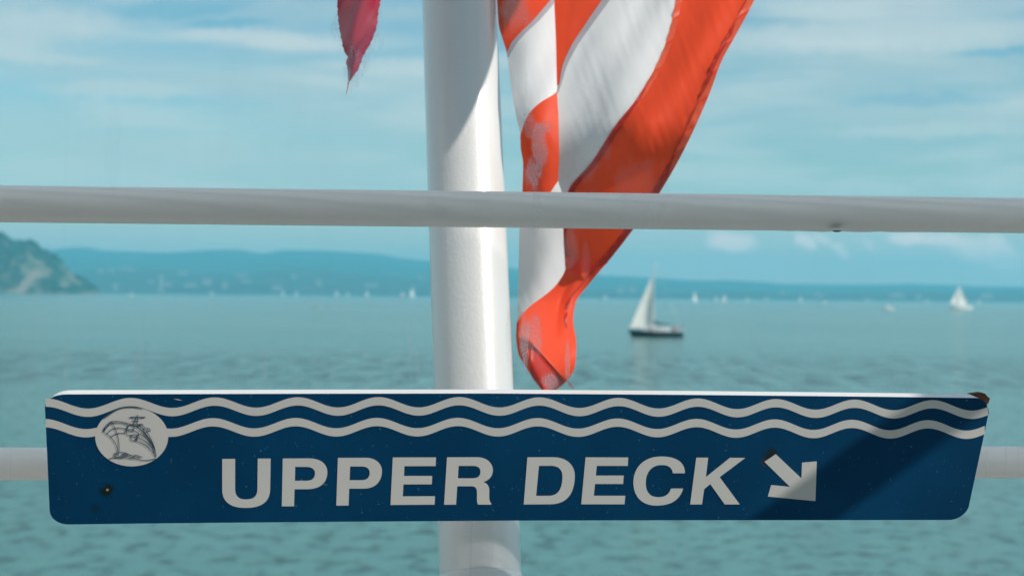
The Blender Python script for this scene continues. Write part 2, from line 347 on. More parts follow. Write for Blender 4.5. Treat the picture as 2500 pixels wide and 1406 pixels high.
hills(7600, 10500, [(-250, 625), (0, 618), (100, 612), (165, 606), (205, 602), (250, 611), (330, 615), (400, 617), (500, 610), (580, 608), (645, 618), (695, 609), (800, 612), (900, 618), (1000, 632), (1100, 642), (1270, 655), (1450, 668), (1600, 679), (1700, 683), (1850, 687), (1930, 693), (2050, 695), (2200, 692), (2350, 697), (2500, 701), (2750, 705)], 60, mA)
hills(5600, 7200, [(-250, 676), (0, 672), (150, 668), (300, 652), (450, 660), (600, 668), (700, 652), (850, 664), (1000, 676), (1200, 700), (1450, 706), (1600, 712), (1750, 708), (1900, 716), (2050, 712), (2250, 708), (2400, 714), (2450, 709), (2750, 706)], 20, mB, back=350)
# headland at the left
HD = 3600.0; K = HD/1500
gp = cr([(-900, 520), (-600, 470), (-300, 505), (-100, 555), (-20, 572), (10, 580), (30, 592), (80, 595), (98, 612), (130, 628), (160, 652), (185, 676), (205, 686), (222, 701), (236, 708), (300, 716)])
def head_h(X, Y):
    px = 1250+X/max(HD, Y)*F
    Hr = (hor(px)-gp(px))/F*HD+CAM_H
    if px > 236: Hr = -4
    w0 = HD-75*K
    if Y <= HD: t = max(0, (Y-w0)/(HD-w0)); k = t**.55
    else: k = max(0, 1-((Y-HD)/(220*K))**2)
    nn = noise.fractal(Vector((X/26/K, Y/26/K, 3.3)), 1.0, 2.0, 5)
    return max(Hr, -2)*k + 3.2*K*nn*min(1, 4*k)*(1-.6*k)*min(1, max(0, Hr/12/K)) - (1.5 if Y <= w0 else 0)
v, f = [], []; nx, ny = 150, 44
for j in range(ny):
    Y = HD-78*K+290*K*(j/(ny-1))**1.3
    for i in range(nx):
        X = ((-900+1200*i/(nx-1))-1250)/F*HD
        v.append((X, Y, max(head_h(X, Y), -.9)))
for j in range(ny-1):
    for i in range(nx-1):
        a = j*nx+i; f.append((a, a+1, a+nx+1, a+nx))
mH = hill_mat('sandy_bluff', [(.40, (.07, .11, .07)), (.56, (.22, .19, .14)), (.75, (.36, .28, .22))], .022)
mesh('terrain', v, f, mH, smooth=True, kind='structure')
def foliage_mat(name, a, b):
    return hill_mat(name, [(.35, a), (.7, b)], .25)
mF = foliage_mat('shrub_foliage', (.028, .10, .07), (.075, .165, .10))
mF2 = foliage_mat('dark_tree_foliage', (.01, .05, .05), (.02, .06, .03))
def clump(mb, c, r, n=34, flat=.75):
    for _ in range(n):
        d = Vector((random.gauss(0, 1), random.gauss(0, 1), random.gauss(0, 1))).normalized()*r*random.uniform(.45, 1.0)
        d.z *= flat; q = Vector(c)+d; s = r*random.uniform(.28, .5)
        a = Vector((random.uniform(-1, 1), random.uniform(-1, 1), random.uniform(-1, 1))).normalized(); b = a.orthogonal().normalized(); e = a.cross(b)
        mb.addmesh([q+b*s, q+e*s*.8, q-b*s, q-e*s*.7], [(0, 1, 2, 3)])
sand = [(72, 668, 14, 30, -35), (95, 655, 40, 16, 42), (70, 690, 22, 14, 20), (160, 692, 16, 14, 0), (165, 663, 30, 10, 45), (185, 690, 18, 12, 40), (65, 700, 20, 8, 0), (20, 707, 60, 4, 0)]
def in_sand(px, py):
    for (a, b, ra, rb, an) in sand:
        c_, s_ = math.cos(R(an)), math.sin(R(an)); dx, dy = px-a, py-b
        if ((dx*c_+dy*s_)/ra)**2+((-dx*s_+dy*c_)/rb)**2 < 1: return True
    return False
def proj(p):
    q = Vector(p)-CAM; d = q.dot(f0); return 1250+q.dot(rv)/d*F, 703-q.dot(uv_)/d*F
sh = MB(); k = 0
while k < 5200:
    px = random.uniform(-500, 262); X = (px-1250)/F*HD; Y = random.uniform(HD-74*K, HD+25*K); z = head_h(X, Y)
    if z < .6: continue
    qx, qy = proj((X, Y, z))
    if in_sand(qx+random.uniform(-5, 5), qy+random.uniform(-4, 4)): continue
    if z < 2 and random.random() < .5: continue
    clump(sh, (X, Y, z+.6*K), random.uniform(1.8, 3.8)*K, 12); k += 1
so_ = sh.build('shrub_cover', mF, kind='stuff'); so_['label'] = 'grey-green scrub covering the sandy headland'; so_['category'] = 'scrub'
for (px, hgt, lab) in ((8, 9, 'tall dark tree on the headland crest at the frame edge'), (76, 7, 'dark tree on the crest above the widest bare sand patch'), (88, 6.5, 'round tree at the shoulder where the headland crest starts to drop'), (136, 8, 'darkest tree halfway down the headland skyline'),
                       (112, 7, 'bushy tree on the slope above the long sandy streak'), (200, 5, 'small lone tree low on the headland skyline')):
    X = (px-1250)/F*HD; hgt *= K; Y = HD-6*K; z = head_h(X, Y)
    t = empty('tree', (X, Y, z-.3), lab, 'tree', 'trees on the headland')
    b = MB(); b.tube([(X, Y, z-.4), (X+.2, Y, z+hgt*.35), (X+.1, Y, z+hgt*.7)], [.35*K, .25*K, .1*K], 7); b.tube([(X+.15, Y, z+hgt*.3), (X+1.4*K, Y+.4*K, z+hgt*.6)], [.18*K, .06*K], 6); b.tube([(X+.15, Y, z+hgt*.35), (X-1.3*K, Y-.3*K, z+hgt*.62)], [.18*K, .06*K], 6)
    b.build('trunk', M['bark'], t)
    cr_ = MB()
    for _ in range(9): clump(cr_, (X+random.uniform(-.34, .34)*hgt, Y+random.uniform(-.3, .3)*hgt, z+hgt*random.uniform(.4, .8)), hgt*random.uniform(.16, .26), 26)
    cr_.build('crown', mF2, t)
# ------------------------------------------------------------------ buildings on the far shore
def on_terrain(px, py, ti=1):
    D0, D1, hf = TERR[ti]
    Y = D0
    while Y < D1:
        p = CAM+ray(px, py)*(Y/ray(px, py).y)
        if p.z <= hf(p.x, p.y): return p
        Y += 20
    return CAM+ray(px, py)*(D0/ray(px, py).y)
def building(px, py, wpx, hpx, lab, kind='building', roofm='roof'):
    p = on_terrain(px, py+hpx/2); D = p.y
    W, H = wpx/F*D, hpx/F*D; x, y, z = p
    t = empty(kind, (x, y, z-1), lab, kind, 'buildings on the far shore')
    b = MB(); b.box((x, y+5, z+H/2-2), (W, 10, H+4)); wb = b.build('wall', M['wallpale'], t)
    b = MB(); ov = .4; e = z+H+.02
    b.addmesh([Vector(q) for q in ((x-W/2-ov, y-ov, e), (x+W/2+ov, y-ov, e), (x+W/2+ov, y+10+ov, e), (x-W/2-ov, y+10+ov, e), (x-W/2, y+5, e+2.2), (x+W/2, y+5, e+2.2))],
              [(0, 1, 5, 4), (2, 3, 4, 5), (0, 4, 3), (1, 2, 5), (0, 3, 2, 1)])
    b.build('roof', M[roofm], t)
    n = max(2, int(W/7))
    for i in range(min(n, 6)):
        b = MB(); b.box((x-W/2+W*(i+.5)/min(n, 6), y-.04, z+H*.55), (min(2.2, W/n*.5), .12, min(2, H*.3))); b.build('window', M['win'], t)
for a_ in ((392, 693, 9, 42, 'slender pale tower rising from the far left shore', 'tower'), (280, 701, 11, 14, 'small bright white house just right of the headland tip'), (272, 660, 14, 8, 'pale house high on the slope above the headland tip'),
           (245, 662, 16, 7, 'dull wide house high on the slope nearest the headland'), (310, 658, 40, 6, 'long low terrace high on the left slope'), (409, 695, 18, 9, 'squat block beside the slender tower'), (368, 689, 14, 8, 'faint house just left of the slender tower'),
           (446, 667, 24, 8, 'pale building standing alone upslope right of the tower'), (465, 697, 30, 9, 'long low shed on the shore right of the tower'), (505, 690, 20, 14, 'broad faint block behind the long low shed'),
           (548, 698, 11, 16, 'upright pale house between the sheds and the mid shore'), (590, 673, 30, 8, 'faint long building on the mid slope'), (600, 688, 26, 7, 'lower long building below the mid slope one'), (718, 677, 12, 12, 'faint square house high above the shore villas'),
           (676, 704, 24, 11, 'broad pale villa on the shore at the middle of the left bay'), (778, 692, 14, 14, 'square pale house on the slope left of the pole'), (906, 697, 34, 8, 'long pale building on the shore nearest the pole'), (1028, 674, 9, 6, 'tiny pale house on the slope beside the pole'),
           (1514, 710, 14, 12, 'pale house on the far shore left of the big sailboat'), (1545, 706, 12, 10, 'faint house on the far shore behind the big sailboat'), (1912, 714, 12, 10, 'faint house above the middle of the right shore'), (1997, 719, 20, 7, 'low pale building on the right shore left of the mooring mast'),
           (2192, 722, 34, 10, 'wide bright building behind the anchored white boat'), (2243, 726, 14, 12, 'pinkish house right of the anchored white boat'), (2410, 724, 30, 11, 'pale slanting building near the right end of the far shore'), (2120, 733, 18, 8, 'low house at the waterline left of the anchored boat')):
    building(a_[0], a_[1], a_[2], a_[3], a_[4], a_[5] if len(a_) > 5 else 'building')
# ------------------------------------------------------------------ boats
def curved_tri(tack, clew, head, bulge, n=10):
    tack, clew, head, bulge = map(Vector, (tack, clew, head, bulge)); v, f = [], []
    for i in range(n+1):
        t = i/n; a = tack.lerp(head, t); b = clew.lerp(head, t)
        for j in range(n+1):
            s = j/n; v.append(a.lerp(b, s)+bulge*math.sin(math.pi*s)*(1-t)**.6*(.4+.6*math.sin(math.pi*min(1, t+.25))))
    for i in range(n):
        for j in range(n):
            a = i*(n+1)+j; f.append((a, a+1, a+n+2, a+n+1))
    nv = len(v); v2 = v+[q+Vector((0, .03, 0)) for q in v]
    f2 = f+[tuple(k+nv for k in reversed(q)) for q in f]
    ring = [j for j in range(n+1)]+[i*(n+1)+n for i in range(1, n+1)]+[n*(n+1)+j for j in range(n-1, -1, -1)]+[i*(n+1) for i in range(n-1, 0, -1)]
    for a, b in zip(ring, ring[1:]+ring[:1]): f2.append((a, b, b+nv, a+nv))
    return v2, f2
def sailboat(x, y, L, sg, lab, hull='hullwhite', jib=True, main=True, mast=1.25, detail=False, heel=0, yaw=0, cat='sailboat', sailm='sail', group='sailboats out on the bay', lean=0, fbm=1.0):
    """sg=-1: bow to the left; x,y = waterline midpoint"""
    t = empty('sailboat', (x, y, 0), lab, cat, group)
    ry = Matrix.Rotation(R(yaw), 3, 'Z') @ Matrix.Rotation(R(lean), 3, 'Y') @ Matrix.Rotation(R(heel), 3, 'X')
    def T(q): return ry @ Vector((q[0]*sg, q[1], q[2]))+Vector((x, y, 0))
    B = L*.3; fb = L*.105*fbm
    ns, v, f = 14, [], []
    for i in range(ns+1):
        s = i/ns; X = -L/2+L*s                       # stern to bow
        w_ = B/2*(.72+.28*math.sin(min(1, s/.45)*math.pi/2) if s < .45 else math.cos((s-.45)/.55*math.pi/2)**.75+.002)
        top = fb*(1+.35*max(0, s-.4)); xo = L*.04*s*s
        for (k, z, o) in ((1, top, 0), (.97, top*.45, -.3*xo), (.78, -.05, -xo), (0, -.35*fb*4*.4, -xo*1.4)):
            v.append(T((X+o*2, -w_*k, z)))
        for (k, z, o) in ((.78, -.05, -xo), (.97, top*.45, -.3*xo), (1, top, 0)):
            v.append(T((X+o*2, w_*k, z)))
    for i in range(ns):
        for k in range(6): a = i*7+k; f.append((a, a+1, a+8, a+7))
        f.append((i*7+6, i*7, i*7+7, i*7+13))
    f.append(tuple(range(7))); f.append(tuple(reversed([ns*7+k for k in range(7)])))
    mesh('hull', v, f, M[hull], t, smooth=False)
    # coachroof
    b = MB(); prof = [(-.22, .30, .55), (-.18, .31, 1), (.12, .26, .95), (.26, .14, .35)]
    vv = []
    for (s, k, hh) in prof:
        for (kk, zz) in ((1, 0), (.8, hh), (-.8, hh), (-1, 0)): vv.append(T((s*L, kk*k*B*.95, fb*1.02+zz*fb*.75)))
    ff = [(a*4+k, a*4+k+1, a*4+k+5, a*4+k+4) for a in range(3) for k in range(3)]+[(0, 1, 2, 3), (15, 14, 13, 12)]
    b.addmesh(vv, ff); ch = b.build('coachroof', M['hullwhite'], t)
    H = L*mast; mx = L*.06
    b = MB(); b.tube([T((mx, 0, fb)), T((mx, 0, H))], [L*.013, L*.009], 8); b.build('mast', M['spar'], t)
    if main or detail:
        b = MB(); b.tube([T((mx, 0, fb+L*.13)), T((-L*.33, 0, fb+L*.11))], L*.008, 8); b.build('boom', M['spar'], t)
    if jib:
        v_, f_ = curved_tri((L*.47, 0, fb*1.4), (mx*.7-(L*.03 if detail else 0), 0, fb*1.75), (mx+L*.03, 0, H*.83 if detail else H*.9), (0, L*.06, 0))
        mesh('jib', [T(q) for q in v_], f_, M[sailm], t, smooth=False)
    if main:
        v_, f_ = curved_tri((mx-.1, 0, fb+L*.14), (-L*.32, 0, fb+L*.13), (mx-.1, 0, H*.97), (0, L*.05, 0))
        mesh('mainsail', [T(q) for q in v_], f_, M['sail'], t, smooth=False)
    if detail:
        b = MB(); b.tube([T((mx-.05, 0, fb+L*.20)), T((mx-.5, 0, fb+L*.155)), T((-L*.12, 0, fb+L*.135)), T((-L*.31, 0, fb+L*.12))], [L*.008, L*.024, L*.017, L*.009], 10); b.build('sail_cover', M['cover'], t)
        b = MB(); b.tube([T((mx, 0, H)), T((-L*.49, 0, fb*1.1))], .018, 5); b.build('backstay', M['spar'], t)
        b = MB(); b.tube([T((mx+.02, 0, H*.9)), T((L*.48, 0, fb*1.3))], .02, 5); b.build('forestay', M['spar'], t)
        b = MB(); b.tube([T((mx, -L*.07, H*.55)), T((mx, L*.07, H*.55))], .03, 6); b.build('spreader', M['spar'], t)
        for s_ in (-1, 1):
            b = MB(); b.tube([T((mx, 0, H*.95)), T((mx, s_*L*.07, H*.55)), T((mx-.1, s_*B*.46, fb))], .016, 5); b.build('shroud', M['spar'], t)
        b = MB()
        for s_ in (-1, 1): b.tube([T((L*.36, s_*B*.2, fb*1.3)), T((L*.37, s_*B*.19, fb*1.3+.6)), T((L*.49, s_*.05, fb*1.35+.62)), T((L*.49, s_*.04, fb*1.3))], .035, 6)
        b.build('bow_rail', M['spar'], t)
        b = MB()
        for s_ in (-1, 1): b.tube([T((-L*.40, s_*B*.36, fb)), T((-L*.41, s_*B*.36, fb+.6)), T((-L*.49, s_*B*.3, fb+.62)), T((-L*.49, s_*B*.3, fb))], .03, 6)
        b.tube([T((-L*.49, -B*.31, fb+.6)), T((-L*.49, B*.31, fb+.6))], .03, 6); b.build('stern_rail', M['spar'], t)
        for s_ in (-1, 1):
            for i in range(3):
                b = MB(); b.box(T((L*(-.13+.11*i), s_*B*.262, fb*1.02+fb*.4)), (L*.06, .05, fb*.25)); b.build('cabin_window', M['blackglass'], t)
        b = MB(); b.addmesh([T(q) for q in ((-L*.25, -B*.3, fb*1.02), (-L*.25, B*.3, fb*1.02), (-L*.25, B*.28, fb*1.9), (-L*.25, -B*.28, fb*1.9), (-L*.14, -B*.28, fb*1.8), (-L*.14, B*.28, fb*1.8), (-L*.10, -B*.3, fb*1.4), (-L*.10, B*.3, fb*1.4))],
                            [(0, 3, 4, 6), (1, 7, 5, 2), (3, 2, 5, 4), (4, 5, 7, 6)]); b.build('spray_hood', M['hullwhite'], t)
        b = MB(); b.tube([T((-L*.49, 0, fb)), T((-L*.5, 0, fb+1.1))], .02, 6); fl = b.build('flag_staff', M['spar'], t)
        b = MB(); b.box(T((-L*.485, 0, fb+.8)), (.42, .03, .45)); b.build('ensign', M['redpaint'], t)
    return t
def at_water(px, D): 
    r_ = ray(px, 703); return CAM.x+r_.x/r_.y*D
D = 6.6*F/(823-hor(1600)); x = at_water(1601, D)
sailboat(x, D, 9.0, -1, 'large dark-hulled sailboat with a white jib and bare mainmast', hull='hullnavy', main=False, mast=1.37, detail=True, lean=1.5, group=None)
# crew in the cockpit of the near sailboat
def person(x, y, z, shirt, lab):
    t = empty('person', (x, y, z), lab, 'person', None)
    me = bpy.data.meshes.new('body'); bm = bmesh.new(); sk = bm.verts.layers.skin.verify()
    J = [((0, 0, .12), .15), ((0, 0, .35), .15), ((0, 0, .52), .17), ((0, 0, .62), .06), ((0, 0, .76), .10), ((.2, 0, .52), .06), ((.26, -.1, .3), .045), ((.12, -.3, .2), .035),
         ((-.2, 0, .52), .06), ((-.26, -.1, .3), .045), ((-.12, -.3, .2), .035), ((.1, -.05, .08), .09), ((.12, -.42, .1), .07), ((.12, -.42, -.3), .05), ((-.1, -.05, .08), .09), ((-.12, -.42, .1), .07), ((-.12, -.42, -.3), .05), ((0, 0, .86), .08)]
    E = [(0, 1), (1, 2), (2, 3), (3, 4), (4, 17), (2, 5), (5, 6), (6, 7), (2, 8), (8, 9), (9, 10), (0, 11), (11, 12), (12, 13), (0, 14), (14, 15), (15, 16)]
    vs = [bm.verts.new(p) for p, _ in J]
    for a, b in E: bm.edges.new((vs[a], vs[b]))
    for vv, (_, r_) in zip(vs, J): vv[sk].radius = (r_, r_)
    vs[0][sk].use_root = True
    bm.to_mesh(me); bm.free(); o = bpy.data.objects.new('body', me); COL.objects.link(o); o.parent = t
    md = o.modifiers.new('s', 'SKIN'); me.materials.append(shirt)
    o.modifiers.new('d', 'SUBSURF').levels = 1
person(at_water(1648, D), D-.2, .98, M['redpaint'], 'person in red sitting at the stern of the dark-hulled sailboat')
person(at_water(1630, D), D+.3, 1.0, M['skin'], 'person in light clothes seated in the cockpit of the dark-hulled sailboat')
def far_boat(px, yb, hpx, lab, jib=True, main=True, sg=-1, Lf=.75, Dmax=4300, **kw):
    D = min(6.6*F/max(yb-hor(px), .5), Dmax); H = hpx/F*D
    sailboat(at_water(px, D), D, H*Lf, sg, lab, jib=jib, main=main, mast=1/Lf, fbm=1.7, **kw)
far_boat(2345, 757, 62, 'white sailboat with two full sails near the right edge', Lf=.95, yaw=12, main=True)
far_boat(2168, 757, 55, 'white boat at anchor with bare mast at the right', jib=False, main=False, Lf=.55)
far_boat(1697, 737, 28, 'bright white sail just right of the large dark sailboat', yaw=55)
far_boat(1750, 736, 14, 'small sail, left one of a close pair right of the large sailboat', sailm='sail2')
far_boat(1768, 737, 21, 'taller sail, right one of a close pair right of the large sailboat', sg=1)
far_boat(1826, 736, 12, 'tiny sail between the close pair and the middle of the right bay')
far_boat(1872, 734, 16, 'faint thin sail near the middle of the right bay', yaw=65)
far_boat(1956, 736, 15, 'small white sail at the middle of the right shore')
far_boat(2013, 741, 24, 'sailboat with bare mast and low hull right of the middle shore', jib=False, main=False)
far_boat(2262, 738, 40, 'slim sailboat with a tall thin mast left of the two-sailed boat', jib=False, main=False, Lf=.4)
far_boat(2391, 742, 13, 'tiny sail right beside the two-sailed white boat')
far_boat(1478, 731, 13, 'tiny pinkish sail between the flag tip and the large sailboat', sailm='sail2')
far_boat(518, 717, 13, 'tiny white sail below the long low shed')
far_boat(692, 719, 14, 'small sail in front of the broad shore villa')
far_boat(724, 720, 13, 'faint lone sail right of the broad shore villa', sailm='sail2')
far_boat(823, 722, 17, 'brighter sail, left of the trio nearest the pole')
far_boat(850, 721, 13, 'faintest sail, middle of the trio nearest the pole', sailm='sail2')
far_boat(897, 723, 17, 'plump sail, right of the trio nearest the pole')
far_boat(984, 728, 18, 'dull dark sail just left of the tallest sail by the pole', sailm='sail2', hull='hullnavy')
far_boat(1007, 725, 26, 'tallest white sail on the left bay right beside the pole', yaw=50)
far_boat(320, 722, 9, 'tiny low pinkish boat off the headland tip', jib=False, Lf=1.6)
# motorboat and wake
D = 6.6*F/(752-hor(780)); x = at_water(780, D)
t = empty('motorboat', (x, D, 0), 'small open motorboat trailing a pale wake on the left bay', 'motorboat')
v = []; 
for i in range(9):
    s = i/8; X = x+2.2-4.4*s; w_ = .85*(1 if s < .5 else max(.02, math.cos((s-.5)*math.pi)**.6)); tp = .55+.35*s*s
    for (k, z) in ((-1, tp), (-.8, -.1), (0, -.25), (.8, -.1), (1, tp)): v.append((X, D+w_*k, z))
f = [(i*5+k, i*5+k+1, i*5+k+6, i*5+k+5) for i in range(8) for k in range(4)]+[(i*5+4, i*5, i*5+5, i*5+9) for i in range(8)]+[(0, 1, 2, 3, 4)]
mesh('hull', v, f, M['hullwhite'], t)
b = MB(); b.box((x-.3, D, 1.0), (.08, 1.2, .5), Matrix.Rotation(.4, 3, 'Y')); b.build('windscreen', M['blackglass'], t)
b = MB(); b.box((x+2.35, D, .75), (.35, .4, .75)); b.build('outboard_motor', M['blackglass'], t)
v, f = [], []
for i in range(30):
    s = i/29; X = x+2.6+27*s; w_ = .6+2.6*s**.7
    for j in range(6): v.append((X, D+w_*(j/5*2-1)+random.uniform(-.2, .2)*(j in (0, 5)), .05+.10*(1-s)*math.sin(j*1.7+i)*.5+.06))
f = [(i*6+j, i*6+j+1, i*6+j+7, i*6+j+6) for i in range(29) for j in range(5)]
wk = mesh('wake', v, f, M['foam'], kind='stuff'); wk['label'] = 'pale foam wake behind the small motorboat'; wk['category'] = 'wake'

# ------------------------------------------------------------------ deck sign
SA = R(6.5)
s_n = Vector((math.sin(R(6))*math.cos(SA), -math.cos(R(6))*math.cos(SA), -math.sin(SA)))       # face normal: leans towards the viewer
s_o = P(1250, 1110, 1.325)
def onsign(px, py, off=0):
    r_ = ray(px, py); o = s_o+s_n*off
    k = (o-CAM).dot(s_n)/r_.dot(s_n); return CAM+r_*k
M['navy'] = sign_mat()
SX = Vector((1, 0, 0))
def arc(cx, cy, rx, ry, a0, a1, n=14):
    return [(cx+rx*math.cos(R(a0+(a1-a0)*i/n)), cy-ry*math.sin(R(a0+(a1-a0)*i/n))) for i in range(n+1)]
def bez(p0, p1, p2, p3, n=12):
    return [tuple((1-t)**3*p0[k]+3*(1-t)**2*t*p1[k]+3*(1-t)*t*t*p2[k]+t**3*p3[k] for k in (0, 1)) for t in [i/n for i in range(n+1)]]
outline = (bez((109.5, 992), (113, 975), (130, 962), (166, 962)) +
           [(400, 961.5), (800, 960.5), (1200, 960), (1700, 963.5), (2100, 967.5)] + [(2380, 971)] + bez((2385, 971), (2401, 973), (2413, 988), (2414, 1006)) + [(2390, 1120)] +
           bez((2365, 1236), (2360, 1252), (2340, 1268), (2318, 1268.5)) + [(1700, 1269), (1250, 1270), (800, 1273), (400, 1276.5)] +
           bez((166, 1279.5), (146, 1279), (122, 1268), (121, 1243)) + [(112, 1040)])
sign = empty('deck_sign', onsign(1250, 1110), 'long navy sign reading UPPER DECK with wave lines, ship emblem and arrow', 'sign')
n = len(outline); TH = .0205
fr = [onsign(*q) for q in outline]; bk = [q-s_n*TH for q in fr]
tris = tessellate_polygon([fr])
mesh('board', fr+bk, [tuple(t_) for t_ in tris]+[tuple(n+i for i in reversed(t_)) for t_ in tris]+[(i, (i+1) % n, n+(i+1) % n, n+i) for i in range(n)], None, sign,
     mats=[M['navy'], M['edge']], fm=[0]*len(tris)+[1]*(len(tris)+n))
def decal(name, loops, mat, parent, off=.0004, label=None, th=.0003):
    allp = [q for l in loops for q in l]
    pts = [onsign(*q, off) for q in allp]
    tr = tessellate_polygon([[onsign(*q, off) for q in l] for l in loops])
    nn = len(pts); f = [tuple(t_) for t_ in tr]; b = 0
    for l in loops:
        for i in range(len(l)): f.append((b+i, b+(i+1) % len(l), nn+b+(i+1) % len(l), nn+b+i))
        b += len(l)
    return mesh(name, pts+[q-s_n*th for q in pts], f, M[mat], parent, label=label)
U = [(542.6, 1119.8), (574, 1119.8), (574, 1195)]+bez((574, 1195), (575, 1212), (584, 1218.5), (600, 1218.5))+bez((600, 1218.5), (618, 1218.5), (628, 1212), (628.5, 1193))+[(629.3, 1119)]+[(660.8, 1119), (659.5, 1194)]+bez((659.5, 1194), (659, 1226), (636, 1239), (600, 1239))+bez((600, 1239), (562, 1239), (543, 1224), (542.6, 1196))
def Pl(ox, o):  # two Ps
    return o
P1 = [[(690.4, 1118.8), (754, 1118.4)]+bez((754, 1118.4), (784, 1118.6), (799, 1133), (799.2, 1152))+bez((799.2, 1152), (799, 1178), (782, 1193.2), (750, 1193.4))+[(719, 1193.6), (718, 1235), (688, 1235.2)],
      [(720.5, 1139), (748, 1139)]+bez((748, 1139), (763, 1139.5), (769.5, 1146), (769, 1155))+bez((769, 1155), (768.5, 1168), (761, 1173), (747, 1173))+[(720, 1173)]]
P2 = [[(825, 1117.2), (896, 1117)]+bez((896, 1117), (920, 1118.5), (933, 1133), (932.6, 1151))+bez((932.6, 1151), (931, 1178), (914, 1191.8), (888, 1192))+[(852.5, 1192), (851, 1233.2), (821, 1233.5)],
      [(854.8, 1138), (884, 1138)]+bez((884, 1138), (897, 1138.5), (903, 1145), (902.6, 1154))+bez((902.6, 1154), (902, 1167), (894, 1171.6), (882, 1171.6))+[(853.4, 1171.6)]]
E1 = [[(959, 1116.2), (1064.5, 1116), (1063.5, 1137), (987.3, 1137.3), (986.3, 1161.3), (1055.2, 1161.3), (1054.2, 1181.5), (984.8, 1181.7), (983.5, 1211), (1062, 1210.7), (1061, 1231), (953.4, 1231.8)]]
R1 = [[(1091.4, 1115.8), (1165, 1115.6)]+bez((1165, 1115.6), (1189, 1116), (1203, 1130), (1203.3, 1147))+bez((1203.3, 1147), (1203, 1162), (1194, 1172), (1179.5, 1176))+bez((1179.5, 1176), (1190, 1179), (1194.5, 1186), (1194.6, 1198))+bez((1194.6, 1198), (1194.5, 1212), (1193, 1223), (1199.5, 1228))+[(1199.3, 1231), (1167, 1231)]+bez((1167, 1231), (1163, 1222), (1164.8, 1214), (1164.6, 1203))+bez((1164.6, 1203), (1164.4, 1190), (1161, 1186.3), (1148, 1186.2))+[(1116.3, 1186.3), (1113.4, 1231), (1084.2, 1231.2)],
      [(1119.8, 1136.6), (1156, 1136.6)]+bez((1156, 1136.6), (1168, 1137), (1173.2, 1143), (1173, 1151))+bez((1173, 1151), (1172.5, 1162), (1166, 1167), (1154, 1167))+[(1117.8, 1167)]]
Dl = [[(1287.6, 1115.8), (1350, 1115.6)]+bez((1350, 1115.6), (1385, 1115.8), (1404, 1135), (1403.4, 1163))+bez((1403.4, 1163), (1402, 1204), (1385, 1230), (1343, 1230.2))+[(1278.6, 1230.6)],
      [(1315.8, 1136.4), (1346, 1136.4)]+bez((1346, 1136.4), (1366, 1137), (1373.6, 1148), (1373.2, 1165))+bez((1373.2, 1165), (1372, 1195), (1362, 1209.8), (1338, 1209.8))+[(1308.8, 1209.8)]]
E2 = [[(1429.6, 1115.8), (1533.8, 1116.2), (1532.6, 1136.6), (1457, 1136.6), (1454.6, 1160.4), (1522.7, 1160.4), (1521.2, 1180.7), (1452.6, 1180.7), (1449.8, 1209.5), (1526.6, 1209.5), (1524.6, 1230.2), (1419, 1230.2)]]
C1 = [bez((1672, 1154.6), (1673, 1128), (1652, 1113.8), (1614, 1113.8))+bez((1614, 1113.8), (1572, 1114), (1546, 1140), (1546.3, 1178))+bez((1546.3, 1178), (1547, 1213), (1568, 1233.5), (1603, 1233.4))+bez((1603, 1233.4), (1638, 1233), (1660, 1220), (1667.7, 1192))+[(1638, 1192)]+bez((1638, 1192), (1633, 1207), (1623, 1213), (1607, 1213))+bez((1607, 1213), (1586, 1213), (1576.5, 1200), (1576.5, 1178))+bez((1576.5, 1178), (1576.5, 1152), (1591, 1134.6), (1615, 1134.5))+bez((1615, 1134.5), (1632, 1134.5), (1641, 1141), (1642.7, 1154.6))]
K1 = [[(1699.8, 1116.7), (1729, 1116.7), (1723.4, 1163.8), (1782, 1117), (1819.4, 1117.2), (1757, 1164), (1806, 1230.5), (1769.4, 1230.5), (1734, 1181), (1719, 1193.5), (1713.8, 1230.5), (1685, 1230.5)]]
for lp in ([U], P1, P2, E1, R1, Dl, E2, C1, K1): decal('letter', lp, 'vinyl', sign)
decal('arrow', [[(1894, 1108), (1956.6, 1167), (1958, 1128.7), (1994, 1125.8), (1990.7, 1222.5), (1874.6, 1211.3), (1882.7, 1183.4), (1928.8, 1187.8), (1866.4, 1126.8)]], 'vinyl', sign)
def band(peaks, ybase, x0, x1, off, xsl):
    def wy(x):
        for i in range(len(peaks)-1):
            if x <= peaks[i+1]: break
        ph = (x-peaks[i])/(peaks[i+1]-peaks[i]); cc = math.cos(2*math.pi*ph)
        return ybase(x)-12.6*cc
    N = 420; top, bot = [], []
    for i in range(N+1):
        x = x0+(x1-x0)*i/N; y = wy(x); top.append((x, y-10)); bot.append((x, y+10))
    top = [(xx+xsl(yy, xx), yy) for xx, yy in top]; bot = [(xx+xsl(yy, xx), yy) for xx, yy in bot]
    pts = [onsign(*q, off) for q in top]+[onsign(*q, off) for q in bot]
    nn = len(top); f = [(i, i+1, nn+i+1, nn+i) for i in range(nn-1)]
    v = pts+[q-s_n*.0003 for q in pts]; m_ = 2*nn
    f += [(i, i+1, m_+i+1, m_+i) for i in range(nn-1)]+[(nn+i, nn+i+1, m_+nn+i+1, m_+nn+i) for i in range(nn-1)]
    return mesh('wave_stripe', v, f, M['vinyl'], sign)
drift = cr([(0, 3), (210, 2), (520, 0), (1120, -1), (1500, 1), (1900, 4), (2280, 6.5), (2500, 7.5)])
xs = lambda yy, xx: 0
band([-95, 112, 318, 524, 727, 924, 1121, 1317, 1511, 1704, 1895, 2087, 2277, 2468], lambda x: 992.5+drift(x), 111.5, 2412, .0004, xs)
band([-99, 107, 314, 519.5, 722, 920, 1118, 1313, 1508, 1701, 1892, 2080, 2266, 2453], lambda x: 1043+drift(x)*.75, 111.8, 2404, .0004, xs)
